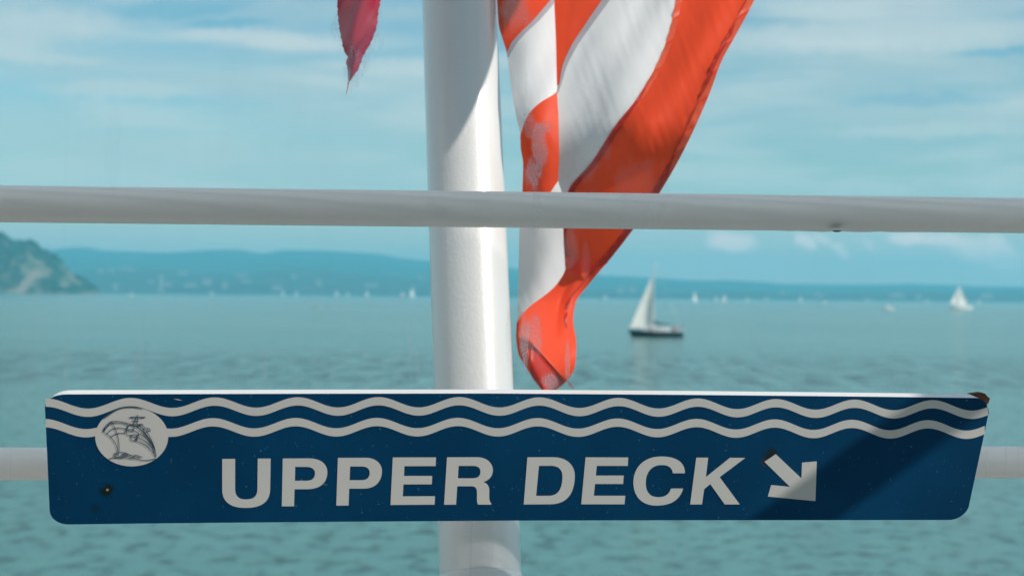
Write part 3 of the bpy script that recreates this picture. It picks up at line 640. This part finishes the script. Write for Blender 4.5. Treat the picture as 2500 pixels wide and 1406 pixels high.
emb = decal('emblem', [[(321.5+89*math.cos(2*math.pi*i/72), 1066-71.8*math.sin(2*math.pi*i/72)) for i in range(72)]], 'vinyl', sign, off=.0005)
def e(q): return (210+q[0]/7.03, 950+q[1]/7.03)
decal('crescent', [[e(q) for q in bez((300, 480), (420, 400), (500, 296), (740, 294))+bez((740, 294), (830, 296), (920, 312), (982, 338))+bez((982, 338), (900, 322), (830, 309), (745, 311))+bez((745, 311), (560, 312), (480, 390), (310, 505))]], 'navyline', emb, off=.0012)  # printed navy crescent between the wave and the emblem disc
lines = [bez((435, 553), (600, 535), (760, 590), (880, 650)), bez((880, 650), (1010, 730), (1150, 900), (1190, 1060)), [(435, 553), (290, 722), (420, 812)], bez((435, 553), (360, 590), (310, 660), (290, 722)), bez((450, 580), (380, 620), (330, 680), (312, 730)),
         bez((450, 580), (580, 565), (680, 590), (722, 606)), [(722, 606), (665, 758)], bez((665, 758), (600, 745), (520, 745), (430, 815)), bez((690, 685), (560, 645), (440, 650), (360, 765)),
         bez((420, 812), (520, 920), (550, 1010), (556, 1170)), bez((435, 553), (540, 720), (580, 900), (565, 1080)), bez((740, 610), (700, 680), (690, 740), (690, 765))+bez((690, 765), (720, 800), (760, 790), (785, 785)),
         bez((740, 610), (790, 610), (830, 630), (833, 650))+[(810, 712)], arc(762, 704, 48, 20, 0, 360, 20), arc(822, 797, 48, 20, 0, 360, 20), bez((810, 712), (870, 720), (900, 745), (903, 760))+[(868, 888)], bez((785, 790), (750, 850), (770, 880), (835, 888))+[(868, 820)],
         [(915, 760), (858, 888)], bez((915, 760), (1050, 840), (1150, 950), (1180, 1045)), bez((885, 822), (1020, 880), (1120, 980), (1196, 1110)), bez((858, 888), (1010, 930), (1130, 1030), (1205, 1165)), bez((780, 600), (950, 660), (1100, 850), (1180, 1050)),
         [(1205, 1165), (1196, 1110), (1180, 1045)], bez((1030, 770), (1110, 860), (1160, 960), (1190, 1060)), bez((1045, 740), (1120, 840), (1165, 950), (1190, 1060)),
         [(780, 600), (970, 600), (1005, 660), (1085, 675), (1105, 700), (1100, 722), (1070, 715), (1060, 680)], [(880, 610), (965, 610), (965, 645), (878, 640), (880, 610)], [(925, 610), (915, 640)], [(960, 650), (1030, 775), (1040, 715), (1000, 690), (985, 665)], [(1040, 715), (1100, 722)],
         [(820, 598), (855, 495)], [(878, 598), (884, 495)], [(785, 545), (905, 545)], bez((745, 482), (830, 470), (940, 470), (1022, 482)), bez((745, 482), (830, 496), (940, 496), (1022, 482)), [(862, 490), (884, 432), (890, 490)],
         bez((556, 1165), (470, 1180), (450, 1100), (520, 1092))+[(560, 1092)], bez((500, 1160), (495, 1120), (530, 1115), (556, 1115)), bez((560, 1078), (620, 1082), (690, 1075), (765, 1140)), bez((575, 1170), (630, 1080), (700, 1085), (765, 1140)), bez((590, 1175), (680, 1070), (760, 1140), (820, 1140))+bez((820, 1140), (870, 1110), (900, 1150), (970, 1165)),
         bez((610, 1175), (700, 1120), (740, 1165), (800, 1165))+bez((800, 1165), (850, 1140), (900, 1160), (930, 1175)), bez((385, 1200), (480, 1150), (560, 1190), (640, 1175))+bez((640, 1175), (720, 1160), (740, 1200), (800, 1190))+bez((800, 1190), (880, 1180), (920, 1215), (1000, 1218))+bez((1000, 1218), (1080, 1220), (1140, 1200), (1200, 1190))]
v, f = [], []
for ln in lines:
    q = [Vector((*e(a), 0)) for a in ln]; b0 = len(v)
    for i, a in enumerate(q):
        t_ = (q[min(i+1, len(q)-1)]-q[max(i-1, 0)]); t_ = t_.normalized() if t_.length > 0 else Vector((1, 0, 0)); nrm = Vector((-t_.y, t_.x, 0))*.85
        v += [onsign((a+nrm).x, (a+nrm).y, .0012), onsign((a-nrm).x, (a-nrm).y, .0012)]
    f += [(b0+2*i, b0+2*i+1, b0+2*i+3, b0+2*i+2) for i in range(len(q)-1)]
mesh('ship_drawing', v, f, M['navyline'], emb, label='fine navy line drawing of a ferry bow over waves')
decal('scratch', [[(424, 972.5), (430, 974), (437, 975), (446, 977.5), (436, 976.5), (429, 975)]], 'vinyl', sign)
# rusty fixing tab behind the top right corner
rb = empty('rusty_bracket', onsign(2400, 968), 'small rusty bracket behind the sign\'s top right corner', 'bracket')
pts = [(2368, 962), (2394, 958.5), (2406, 961), (2410, 967), (2417, 972), (2413, 984), (2404, 992), (2380, 985), (2366, 972)]
a_ = [onsign(*q, -TH+.0005) for q in pts]; b_ = [q-s_n*.006 for q in a_]; k = len(pts)
mesh('plate', a_+b_, [tuple(range(k)), tuple(reversed(range(k, 2*k)))]+[(i, (i+1) % k, k+(i+1) % k, k+i) for i in range(k)], M['rust'], rb)

# ------------------------------------------------------------------ glass windbreak
GY = 1.42
def glass_mat():
    m, nt, nd, lk = new_mat('salt_streaked_glass')
    out = add(nd, 'ShaderNodeOutputMaterial')
    tr = add(nd, 'ShaderNodeBsdfTransparent'); tr.inputs[0].default_value = (.985, .99, .99, 1)
    gl = add(nd, 'ShaderNodeBsdfGlossy'); gl.inputs['Roughness'].default_value = 0.0
    fz = add(nd, 'ShaderNodeFresnel'); geo = add(nd, 'ShaderNodeNewGeometry')
    iv = add(nd, 'ShaderNodeMapRange'); lk.new(geo.outputs['Backfacing'], iv.inputs['Value']); iv.inputs['To Min'].default_value = 1.36; iv.inputs['To Max'].default_value = 1/1.36; lk.new(iv.outputs[0], fz.inputs[0])
    a = add(nd, 'ShaderNodeMixShader'); lk.new(fz.outputs[0], a.inputs[0]); lk.new(tr.outputs[0], a.inputs[1]); lk.new(gl.outputs[0], a.inputs[2])
    df = add(nd, 'ShaderNodeBsdfDiffuse'); df.inputs[0].default_value = (.62, .66, .70, 1)
    tl = add(nd, 'ShaderNodeBsdfTranslucent'); tl.inputs[0].default_value = (.62, .66, .70, 1)
    dm = add(nd, 'ShaderNodeMixShader'); dm.inputs[0].default_value = .5; lk.new(df.outputs[0], dm.inputs[1]); lk.new(tl.outputs[0], dm.inputs[2])
    def math_(op, x_, y_=None, z_=None):
        q = add(nd, 'ShaderNodeMath', operation=op)
        for i, s_ in enumerate((x_, y_, z_)):
            if s_ is None: continue
            if isinstance(s_, (int, float)): q.inputs[i].default_value = s_
            else: lk.new(s_, q.inputs[i])
        return q.outputs[0]
    def nz(sca, scale, det=4, rough=.6, loc=(0, 0, 0), rot=0):
        mp = add(nd, 'ShaderNodeMapping'); mp.inputs['Scale'].default_value = sca; mp.inputs['Location'].default_value = loc; mp.inputs['Rotation'].default_value = (0, R(rot), 0); lk.new(geo.outputs['Position'], mp.inputs[0])
        q = add(nd, 'ShaderNodeTexNoise'); q.inputs['Scale'].default_value = scale; q.inputs['Detail'].default_value = det; q.inputs['Roughness'].default_value = rough
        lk.new(mp.outputs[0], q.inputs['Vector']); return q.outputs['Fac']
    def smooth(x_, lo, hi, a0=0, a1=1):
        q = add(nd, 'ShaderNodeMapRange'); q.interpolation_type = 'SMOOTHSTEP'; lk.new(x_, q.inputs['Value'])
        q.inputs['From Min'].default_value = lo; q.inputs['From Max'].default_value = hi; q.inputs['To Min'].default_value = a0; q.inputs['To Max'].default_value = a1; return q.outputs[0]
    sp = add(nd, 'ShaderNodeSeparateXYZ'); lk.new(geo.outputs['Position'], sp.inputs[0])
    speck = smooth(nz((1, 1, 1), 800, 2), .66, .74, 0, .35)
    film = smooth(nz((3, 1, .8), 6, 5), .4, .75, .003, .028)
    # run marks: thin, near vertical, stronger low on the pane
    st = smooth(nz((60, 1, 1.6), 1, 5, .7, (4, 0, 2)), .60, .74, 0, 1)
    low = smooth(sp.outputs[2], CAM_H-.02, CAM_H-.10, .1, 1)
    streak = math_('MULTIPLY', math_('MULTIPLY', st, low), .2)
    tot = math_('ADD', math_('ADD', speck_scaled(nd, lk, math_, nz, smooth, speck), film), streak)
    # salt smears: (px, py, half width, half height, strength)
    fine = smooth(nz((1, 1, 1), 650, 3), .40, .60, 0, 1)
    warp = nz((1, 1, .5), 38, 5, .7)
    for (px, py, rw, rh, k_, off) in ((1318, 370, 19, 78, .6, 0), (1330, 310, 20, 18, .45, 0), (1300, 430, 22, 45, .6, 0), (1310, 500, 14, 70, .2, 0), (1281, 838, 15, 75, .65, 0), (1305, 815, 22, 60, .45, 0), (1345, 930, 24, 22, .5, 0), (1385, 890, 7, 60, .4, 0), (1290, 300, 18, 40, .35, 0),
                                       (1258, 30, 50, 60, .35, 0), (338, 890, 13, 60, .18, 0), (350, 820, 6, 60, .12, 0), (648, 895, 6, 45, .2, 0), (1003, 850, 5, 90, .2, 0), (1022, 880, 7, 60, .2, 0), (1430, 640, 14, 70, .12, 0), (875, 60, 62, 110, .25, 0), (860, 160, 30, 60, .22, 0), (1440, 340, 60, 120, .12, 0), (1560, 470, 80, 100, .10, 0),
                                       (1395, 610, 22, 60, .22, 0), (275, 360, 26, 120, .045, 0), (1880, 880, 30, 60, .06, 0), (1850, 880, 5, 70, .10, 0), (810, 900, 5, 45, .12, 0), (725, 900, 4, 40, .12, 0), (1240, 820, 10, 120, .14, 0), (1275, 190, 14, 120, .12, 0)):
        r_ = ray(px, py); pt = CAM+r_*(GY/r_.y)
        vm = add(nd, 'ShaderNodeVectorMath', operation='SUBTRACT'); lk.new(geo.outputs['Position'], vm.inputs[0]); vm.inputs[1].default_value = pt
        vs = add(nd, 'ShaderNodeVectorMath', operation='MULTIPLY'); lk.new(vm.outputs[0], vs.inputs[0]); vs.inputs[1].default_value = (F/GY/rw, 0, F/GY/rh)
        ln = add(nd, 'ShaderNodeVectorMath', operation='LENGTH'); lk.new(vs.outputs[0], ln.inputs[0])
        dd = math_('ADD', ln.outputs['Value'], math_('MULTIPLY', math_('SUBTRACT', warp, .5), 2.2))
        mk = smooth(dd, 1.05, .55, 0, 1)
        g2 = math_('MULTIPLY_ADD', fine, .6, .4)
        tot = math_('ADD', tot, math_('MULTIPLY', math_('MULTIPLY', mk, g2), k_))
    tot = math_('MINIMUM', tot, .62)
    fin = add(nd, 'ShaderNodeMixShader'); lk.new(tot, fin.inputs[0]); lk.new(a.outputs[0], fin.inputs[1]); lk.new(dm.outputs[0], fin.inputs[2])
    lk.new(fin.outputs[0], out.inputs[0])
    return m
def speck_scaled(nd, lk, math_, nz, smooth, speck):
    return math_('MULTIPLY', speck, smooth(nz((1, 1, 1), 14, 3, .6, (2, 0, 5)), .40, .66, .12, 1))
g = MB(); g.box((0, GY+.003, CAM_H+.05), (1.9, .006, 1.5))
gp_ = g.build('glass_panel', glass_mat()); tag(gp_, 'clear salt-specked windbreak glass between the sign and the rails', 'glass panel')
# only the front sheet carries the dirt: back face is clean
m2, nt2, nd2, lk2 = new_mat('clean_glass'); o2 = add(nd2, 'ShaderNodeOutputMaterial'); t2 = add(nd2, 'ShaderNodeBsdfTransparent'); g2_ = add(nd2, 'ShaderNodeBsdfGlossy'); g2_.inputs['Roughness'].default_value = 0
f2_ = add(nd2, 'ShaderNodeFresnel'); mx2 = add(nd2, 'ShaderNodeMixShader'); ml2 = add(nd2, 'ShaderNodeMath', operation='MULTIPLY'); lk2.new(f2_.outputs[0], ml2.inputs[0]); ml2.inputs[1].default_value = 0.0
lk2.new(ml2.outputs[0], mx2.inputs[0]); lk2.new(t2.outputs[0], mx2.inputs[1]); lk2.new(g2_.outputs[0], mx2.inputs[2]); lk2.new(mx2.outputs[0], o2.inputs[0])
gp_.data.materials.append(m2)
for p_ in gp_.data.polygons:
    if p_.normal.y > -.5: p_.material_index = 1
# ------------------------------------------------------------------ rails
def rail(name, pts, rad, lab, chips=()):
    n_ = 160; c = [pts[0].lerp(pts[1], i/n_) for i in range(n_+1)]
    t = empty(name, pts[0].lerp(pts[1], .5), lab, 'rail')
    v, f = [], []; k = 40; ax = (pts[1]-pts[0]).normalized(); up = (Vector((0, 0, 1))-ax*ax.z).normalized(); sd_ = ax.cross(up)
    for i, q in enumerate(c):
        for j in range(k):
            an = 2*math.pi*j/k; r_ = rad
            px, _ = proj(q)
            dn = max(0, -math.cos(an))
            for (a0, a1, am) in chips:
                if a0 < px < a1: r_ += am*dn**6*(.5+noise.noise(Vector((px/22, 0, 3)))*1.4)*math.sin(math.pi*(px-a0)/(a1-a0))
            v.append(q+(up*math.cos(an)+sd_*math.sin(an))*r_)
    for i in range(n_):
        for j in range(k): f.append((i*k+j, i*k+(j+1) % k, (i+1)*k+(j+1) % k, (i+1)*k+j))
    mesh('tube', v, f, M['rail'], t, smooth=True)
    return t
def along(a, b, x):   # extend a line through two points to world x
    return a+(b-a)*((x-a.x)/(b.x-a.x))
a, b = P(0, 498, 1.46), P(2500, 526.5, 1.53); rr = 44*1.495/F
ur = rail('upper_rail', [along(a, b, -.98), along(a, b, .98)], rr, 'upper round off-white rail crossing in front of the pole and flag', chips=((1900, 2250, .0011),))
ur.name = 'handrail'
q = P(2042, 562.5, 1.50); ch = MB()
rr_ = random.Random(3)
pc = [(2031, 563.4), (2037, 562.6), (2048, 562.7), (2055, 563.4), (2053, 565.6), (2046, 567), (2036, 566.4)]
fa = [P(x_, y_, 1.494) for x_, y_ in pc]; fb_ = [P(x_, y_, 1.504) for x_, y_ in pc]
mesh('paint_chip', fa+fb_, [tuple(range(7)), tuple(reversed(range(7, 14)))]+[(i, (i+1) % 7, 7+(i+1) % 7, 7+i) for i in range(7)], M['chip'], ur)
a, b = P(0, 1132, 1.60), P(2500, 1128, 1.64); rr = 39.3*1.62/F
lr = rail('lower_rail', [along(a, b, -.98), along(a, b, .98)], rr, 'lower round off-white rail running behind the navy sign'); lr.name = 'handrail'
for s_ in (-1, 1):
    x_ = s_*1.0; b = MB(); b.box((x_, 1.545, CAM_H-.33), (.035, .22, 1.56)); o = b.build('rail_post', M['steel']); tag(o, 'off-white post at the %s end of the rails' % ('left' if s_ < 0 else 'right'), 'post', 'posts holding the rails')
# ------------------------------------------------------------------ flagpole
DK = CAM_H-1.12
ptop, pbot = P(1121, 0, 2.045), P(1173, 1406, 1.78)
dirp = (ptop-pbot).normalized()
pw = cr([(0, 90.5), (465, 93), (945, 96), (1406, 100.5)])
rt, rbm = 90.5*2.045/F, 100.5*1.78/F
kbot = (pbot.z-DK)/dirp.z; base = pbot-dirp*kbot
kk = (ptop-pbot).length; top = ptop+dirp*.75
rate = (rbm-rt)/kk
pole = empty('flagpole', base, 'thick raked white flagpole standing behind the rails', 'flagpole')
b = MB(); b.tube([base, pbot, ptop, top], [rbm+rate*kbot, rbm, rt, rt-rate*.75], 96); b.build('shaft', M['pole'], pole, smooth=True)
b = MB(); c0 = P(1172, 1399, 1.78); b.tube([c0-dirp*.05, c0-dirp*.012, c0-dirp*.004, c0], [rbm*1.045, rbm*1.04, rbm*1.02, rbm*.99], 96); b.build('collar', M['pole'], pole, smooth=True)
b = MB(); b.tube([base, base+Vector((0, 0, .015))], .11, 32); b.build('base_plate', M['pole'], pole)
b = MB(); c0 = P(1118, -2, 2.045)+Vector((0, -rt, 0)); b.box(c0, (.012, .008, .008)); b.tube([c0+Vector((-.01, -.006, .004)), c0+Vector((.01, -.006, .004))], .003, 8); b.build('cleat', M['chip'], pole)
# ------------------------------------------------------------------ flags
XL = cr([(-700, 1130), (-300, 1180), (-100, 1205), (0, 1213), (60, 1217), (100, 1228), (130, 1237), (180, 1243), (230, 1250), (290, 1261), (330, 1270), (360, 1271), (400, 1277), (468, 1275), (520, 1270), (558, 1268), (650, 1266), (720, 1265), (780, 1262), (820, 1260), (860, 1265), (885, 1277), (905, 1290), (925, 1302), (955, 1325)])
XR = cr([(-700, 1390), (-300, 1350), (0, 1353), (100, 1357), (225, 1360), (300, 1364), (380, 1365), (440, 1363), (470, 1371), (520, 1375), (558, 1375), (640, 1379), (700, 1381)])
b1 = cr([(-12, 1356), (0, 1345), (50, 1302), (85, 1266), (110, 1246), (131, 1237), (140, 1230)])
b2 = cr([(222, 1362), (232, 1350), (245, 1328), (257, 1311), (275, 1294), (300, 1280), (331, 1270), (345, 1262)])
b3 = cr([(438, 1366), (455, 1354), (468, 1345), (500, 1310), (530, 1271), (540, 1262)])
b4 = cr([(648, 1384), (668, 1376), (690, 1362), (710, 1343), (728, 1320), (745, 1297), (765, 1277), (790, 1261), (800, 1255)])
b5 = cr([(-700, 1820), (-60, 1508), (0, 1470), (60, 1429), (120, 1391), (170, 1371), (200, 1366), (228, 1360)])
AL = cr([(-700, 1880), (-300, 1750), (0, 1650), (60, 1638), (120, 1620), (230, 1562), (310, 1500), (400, 1441), (468, 1386), (500, 1378), (560, 1375), (640, 1378), (655, 1384), (664, 1395), (668, 1410)])
AR = cr([(-700, 2120), (-300, 1960), (0, 1842), (40, 1822), (80, 1800), (150, 1762), (230, 1732), (300, 1702), (380, 1663), (470, 1611), (560, 1546), (620, 1500), (690, 1441), (740, 1405), (780, 1399), (840, 1407), (890, 1404), (915, 1395), (935, 1378), (955, 1354)])
AB = cr([(600, 1516), (640, 1486), (652, 1468), (660, 1450), (664, 1436), (668, 1412)])
def sm(a, b, t): t = min(1, max(0, (t-a)/(b-a))); return t*t*(3-2*t)
fR = cr([(-700, -.03), (-200, -.004), (0, -.012), (180, -.03), (300, -.035), (420, -.025), (560, -.012), (668, .0), (760, .0)])
def back(y): return .22-.16*sm(-250, 400, y)
def rec(y): return .135*sm(290, 700, y)-.06*sm(700, 930, y)
def wk_(x, y): return .0030*noise.noise(Vector(((x*.85+y*.52)/52, (x*.5-y*.85)/120, 1.7)))+.0006*noise.noise(Vector(((x*.9-y*.3)/12, (x*.3+y*.9)/70, 5.1)))
def dR(x, y):
    s = max(0, min(1.1, (x-1370)/230)); s = s*s*(3-2*s) if s < 1 else 1
    return 1.890+wk_(x, y)*min(1, max(0, (x-1375)/60))+back(y)+rec(y)+s*fR(y)+.0035*math.sin((x*.8-y*.35)/46.)*s + .0022*math.sin((x+y*.6)/19.)*s
def dL(x, y):
    l, r_ = XL(y), XR(min(y, 700)); u = min(1, max(0, (x-l)/max(8, r_-l)))
    return 1.872 + .6*wk_(x, y) + back(y) + .40*rec(y) - .013*math.sin(math.pi*min(1, u*.92+.04)) + .0016*math.sin(y/31.+x/17.)
def w_(u): return sm(.0, .75, u)
def dH(x, y):
    l, r_ = max(XL(y), 1255), AR(y); u = min(1, max(0, (x-l)/max(8, r_-l)))
    t = sm(660, 860, y)
    crease = (x-1303)*.742-(y-842)*.67                     # signed distance from the diagonal fold
    q = .010*sm(2, -10, crease)*sm(820, 850, y)
    return dL(x, y)*(1-w_(u))+(1.897+back(y)+rec(y))*w_(u) - .030*t*math.sin(math.pi*min(1, u*.9+.05)) + .012*sm(860, 950, y) + q + .0022*math.sin(x/9.+y/37.)
def patch(y0, y1, xl, xr, dep, ny=60, nx=18, dz=0):
    v, f = [], []
    for j in range(ny+1):
        y = y0+(y1-y0)*j/ny; a, b = xl(y), xr(y)
        if b < a: b = a
        for i in range(nx+1):
            x = a+(b-a)*i/nx; v.append(P(x, y, dep(x, y)+dz))
    for j in range(ny):
        for i in range(nx):
            k = j*(nx+1)+i; f.append((k, k+nx+1, k+nx+2, k+1))
    return v, f
class MM:
    def __init__(s, mats): s.v = []; s.f = []; s.m = []; s.mats = mats
    def add(s, vf, mi):
        b = len(s.v); s.v += vf[0]; s.f += [tuple(i+b for i in q) for q in vf[1]]; s.m += [mi]*len(vf[1])
fl = MM([M['red'], M['white'], M['hem'], M['redhem'], M['redhemlight']])
T0 = -620
mx_, mn_ = max, min
HW = cr([(-20, 16), (60, 15), (110, 13), (138, 6), (150, 0)])
# left, forward roll
fl.add(patch(T0, 131, XL, lambda y: mn_(XR(y), b1(y)) if y > -12 else XR(y), dL, 80), 0)
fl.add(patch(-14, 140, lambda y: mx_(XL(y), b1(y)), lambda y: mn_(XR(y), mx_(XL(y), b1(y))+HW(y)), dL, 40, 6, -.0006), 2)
fl.add(patch(-10, 331, lambda y: mx_(XL(y), b1(y)+HW(y)*.9) if y < 145 else XL(y), lambda y: mn_(XR(y), b2(y)) if y > 222 else XR(y), dL, 90, 20), 1)
fl.add(patch(222, 530, lambda y: mx_(XL(y), b2(y)) if y < 345 else XL(y), lambda y: mn_(XR(y), b3(y)) if y > 438 else XR(y), dL, 80, 20), 0)
fl.add(patch(438, 790, lambda y: mx_(XL(y), b3(y)) if y < 540 else XL(y), lambda y: mn_(XR(y), b4(y)) if y > 648 else XR(y), dL, 90, 20), 1)
# tail with the hem
fl.add(patch(628, 955, lambda y: XR(y)-3 if y < 648 else (mx_(XL(y), b4(y)) if y < 800 else XL(y)), lambda y: AR(y), dH, 110, 34), 0)
# right, broad drape
fl.add(patch(T0, 226, lambda y: XR(y)-14, b5, dR, 80, 14), 0)
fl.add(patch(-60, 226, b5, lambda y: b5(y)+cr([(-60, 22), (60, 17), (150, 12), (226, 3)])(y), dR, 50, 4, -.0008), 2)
fl.add(patch(T0, 655, lambda y: b5(y) if y < 210 else XR(y)-20, lambda y: AL(y), dR, 220, 60), 1)
fl.add(patch(T0, 668, AL, lambda y: AR(y) if y < 640 else AB(y), dR, 260, 72), 0)
# sewn seams and hem, puckered
pk = lambda x, y: .0014*math.sin(y/5.1+x/8.)*math.sin(y/23.)
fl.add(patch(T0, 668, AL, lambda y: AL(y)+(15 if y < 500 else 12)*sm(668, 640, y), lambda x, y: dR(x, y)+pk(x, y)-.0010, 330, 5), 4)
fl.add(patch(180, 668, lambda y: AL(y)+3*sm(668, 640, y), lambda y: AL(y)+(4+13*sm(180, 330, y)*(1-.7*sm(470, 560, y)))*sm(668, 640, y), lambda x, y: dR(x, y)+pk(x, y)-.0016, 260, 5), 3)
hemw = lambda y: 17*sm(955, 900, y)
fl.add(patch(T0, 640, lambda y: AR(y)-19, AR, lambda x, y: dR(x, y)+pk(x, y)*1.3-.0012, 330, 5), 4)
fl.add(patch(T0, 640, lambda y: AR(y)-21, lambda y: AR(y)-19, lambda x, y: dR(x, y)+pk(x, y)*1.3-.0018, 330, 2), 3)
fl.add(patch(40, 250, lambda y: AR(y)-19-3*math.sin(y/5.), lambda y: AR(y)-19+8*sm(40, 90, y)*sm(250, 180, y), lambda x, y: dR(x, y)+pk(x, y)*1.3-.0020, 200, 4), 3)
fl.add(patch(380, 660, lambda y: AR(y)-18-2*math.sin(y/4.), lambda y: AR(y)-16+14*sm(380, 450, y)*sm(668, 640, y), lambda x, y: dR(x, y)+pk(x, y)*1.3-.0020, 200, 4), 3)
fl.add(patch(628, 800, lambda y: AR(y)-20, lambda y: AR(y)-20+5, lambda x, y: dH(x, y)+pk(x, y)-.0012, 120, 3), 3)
# diagonal fold at the tail, darker red left of it
def tri_left(y): return mx_(XL(y), 1262)
creaseX = lambda y: 1303+(y-842)*.67/.742
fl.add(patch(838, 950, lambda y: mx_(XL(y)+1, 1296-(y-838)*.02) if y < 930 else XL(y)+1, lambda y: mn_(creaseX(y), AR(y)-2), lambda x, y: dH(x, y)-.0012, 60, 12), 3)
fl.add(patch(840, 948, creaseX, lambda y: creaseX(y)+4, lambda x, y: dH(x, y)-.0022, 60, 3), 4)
fo = mesh('flag', fl.v, fl.f, None, smooth=True, mats=fl.mats, fm=fl.m)
tag(fo, 'large red and white striped flag hanging limp right of the pole', 'flag')
# red tip at the left of the pole
TL = cr([(-400, 850), (-150, 812), (0, 823), (30, 824), (60, 827), (100, 834), (125, 840), (140, 848), (150, 846), (158, 845), (166, 848), (180, 850), (206, 850)])
TR_ = cr([(-400, 960), (-150, 955), (0, 930), (30, 924), (60, 921), (75, 917), (100, 908), (140, 886), (165, 877), (178, 870), (190, 861), (206, 851)])
jag = lambda y: 1.3*math.sin(y/3.1)+1.0*math.sin(y/1.7+1)
def dT(x, y):
    u = (x-TL(y))/max(4, TR_(y)-TL(y)); return 1.85-.016*math.sin(math.pi*min(1, max(0, u)))+.003*math.sin(x/9.+y/21.)
tf = MM([M['maroon'], M['maroondark'], M['lanyard']])
tf.add(patch(-330, 206, lambda y: TL(y)+jag(y)*.6, lambda y: TR_(y)+jag(y+9)*.6, dT, 220, 16), 0)
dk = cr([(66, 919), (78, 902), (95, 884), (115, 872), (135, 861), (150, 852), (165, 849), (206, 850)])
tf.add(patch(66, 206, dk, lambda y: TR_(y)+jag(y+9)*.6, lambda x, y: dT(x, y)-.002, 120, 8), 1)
to = mesh('flag', tf.v, tf.f, None, smooth=True, mats=tf.mats, fm=tf.m)
tag(to, 'ragged dark red flag tip hanging alone left of the pole', 'flag')
b = MB(); b.tube([P(851, 200, 1.851), P(849, 215, 1.852), P(845, 231, 1.853)], [.0011, .0008, .0004], 8); b.build('loose_thread', M['lanyard'], to)
# halyard above the frame that carries both flags
b = MB(); yd0, yd1 = P(905, -330, 1.85), P(1900, -600, 1.86)
b.tube([yd0, top+Vector((0, -.02, -.02)), P(1900, -615, 1.86)], .0012, 8); o = b.build('halyard', M['lanyard']); tag(o, 'thin cord carrying the flags above the pole', 'rope')
# ------------------------------------------------------------------ deck beyond the frame, plus walls and shade casters added for the light
b = MB(); b.box((0, .45, DK-.03), (6, 3.5, .06)); b.build('deck', M['deck'], kind='structure')
cw = MB(); cw.box((-1.75, .1, DK+1.1), (.06, 3.4, 2.2)); o = cw.build('added_wall', M['pole']); tag(o, 'unseen white wall added on the deck at the left to bounce sunlight', 'wall')  # white wall added out of view as bounce fill for rails and pole
bh = empty('added_wall', (.2, -.95, DK), 'unseen dark-windowed wall added behind the viewer to cut ambient light', 'wall')  # unseen wall added to hold back ambient light on the sign
cw = MB(); cw.box((.2, -.95, DK+1.35), (3.7, .08, 2.7)); cw.build('panel', M['lightblock'], bh)
for i in range(4):
    cw = MB(); cw.box((-1.2+.93*i, -.905, DK+1.6), (.7, .012, .9)); cw.build('window', M['win'], bh)
cf = empty('shade_frame', (0, .9, DK), 'unseen white frame added over the deck to carry shade casters', 'frame')  # added out of view to hold the pieces that shade rails and pole
BZ = 1.3; q0, q1 = 1.40, 1.645; sl = math.cos(SUN_EL)*-math.cos(SUN_AZ)/math.sin(SUN_EL)
yc = (q0+q1)/2-sl*BZ
b = MB()
ns_ = 20; pt_ = (q1-q0)/ns_
for i in range(ns_): b.box((.9, yc-(q1-q0)/2+pt_*(i+.5), CAM_H+BZ), (5.0, pt_*.69, .002))
for i in (0, 10): b.box((-1.6+.5*i, yc, CAM_H+BZ+.012), (.003, q1-q0, .01))
b.build('shade_slats', M['steel'], cf)  # slats added so only part of the sun reaches the rails
for x_ in (-1.5, 3.3):
    b = MB(); b.box((x_, yc, (DK+CAM_H+BZ-.012)/2), (.06, .06, CAM_H+BZ-.012-DK)); b.build('post', M['steel'], cf)
def onpole(px, py):
    f_ = py/1406.; dc = 2.045+(1.78-2.045)*f_; cx = 1121+52*f_; r_ = (90.5+10*f_)*dc/F; dx = (px-cx)/F*dc
    return P(px, py, dc-math.sqrt(max(0, r_*r_-dx*dx)))
A1, A2 = onpole(1092, 345)+S*.62, onpole(1211, 92)+S*.62
d_ = A2-A1
e1, e2 = A1-d_*.55, A2+d_*5; lf = Vector((-.16, -.01, .0))
q = [e1, e2, e2+lf, e1+lf]; q2 = [k_+Vector((0, .004, .002)) for k_ in q]
mesh('shade_panel', q+q2, [(0, 1, 2, 3), (7, 6, 5, 4), (0, 4, 5, 1), (1, 5, 6, 2), (2, 6, 7, 3), (3, 7, 4, 0)], M['steel'], cf)  # unseen panel shaped to throw the slanting shade on the upper pole
s1, s2 = onsign(2325, 985), onsign(1945, 1262); dv = (s1-s2).normalized()
w1, w2 = s1+S*1.35, s2+S*1.1
b = MB(); b.tube([w1+(w1-w2)*.6, w2-(w1-w2)*1.4], .0255, 16); b.build('brace', M['steel'], cf)
# ------------------------------------------------------------------ render settings
cy = sc.cycles
sc.render.engine = 'CYCLES'
cy.use_denoising = True; cy.volume_bounces = 1; cy.max_bounces = 10; cy.transparent_max_bounces = 24; cy.diffuse_bounces = 3; cy.glossy_bounces = 4
cy.caustics_reflective = False; cy.caustics_refractive = False; cy.sample_clamp_indirect = 6
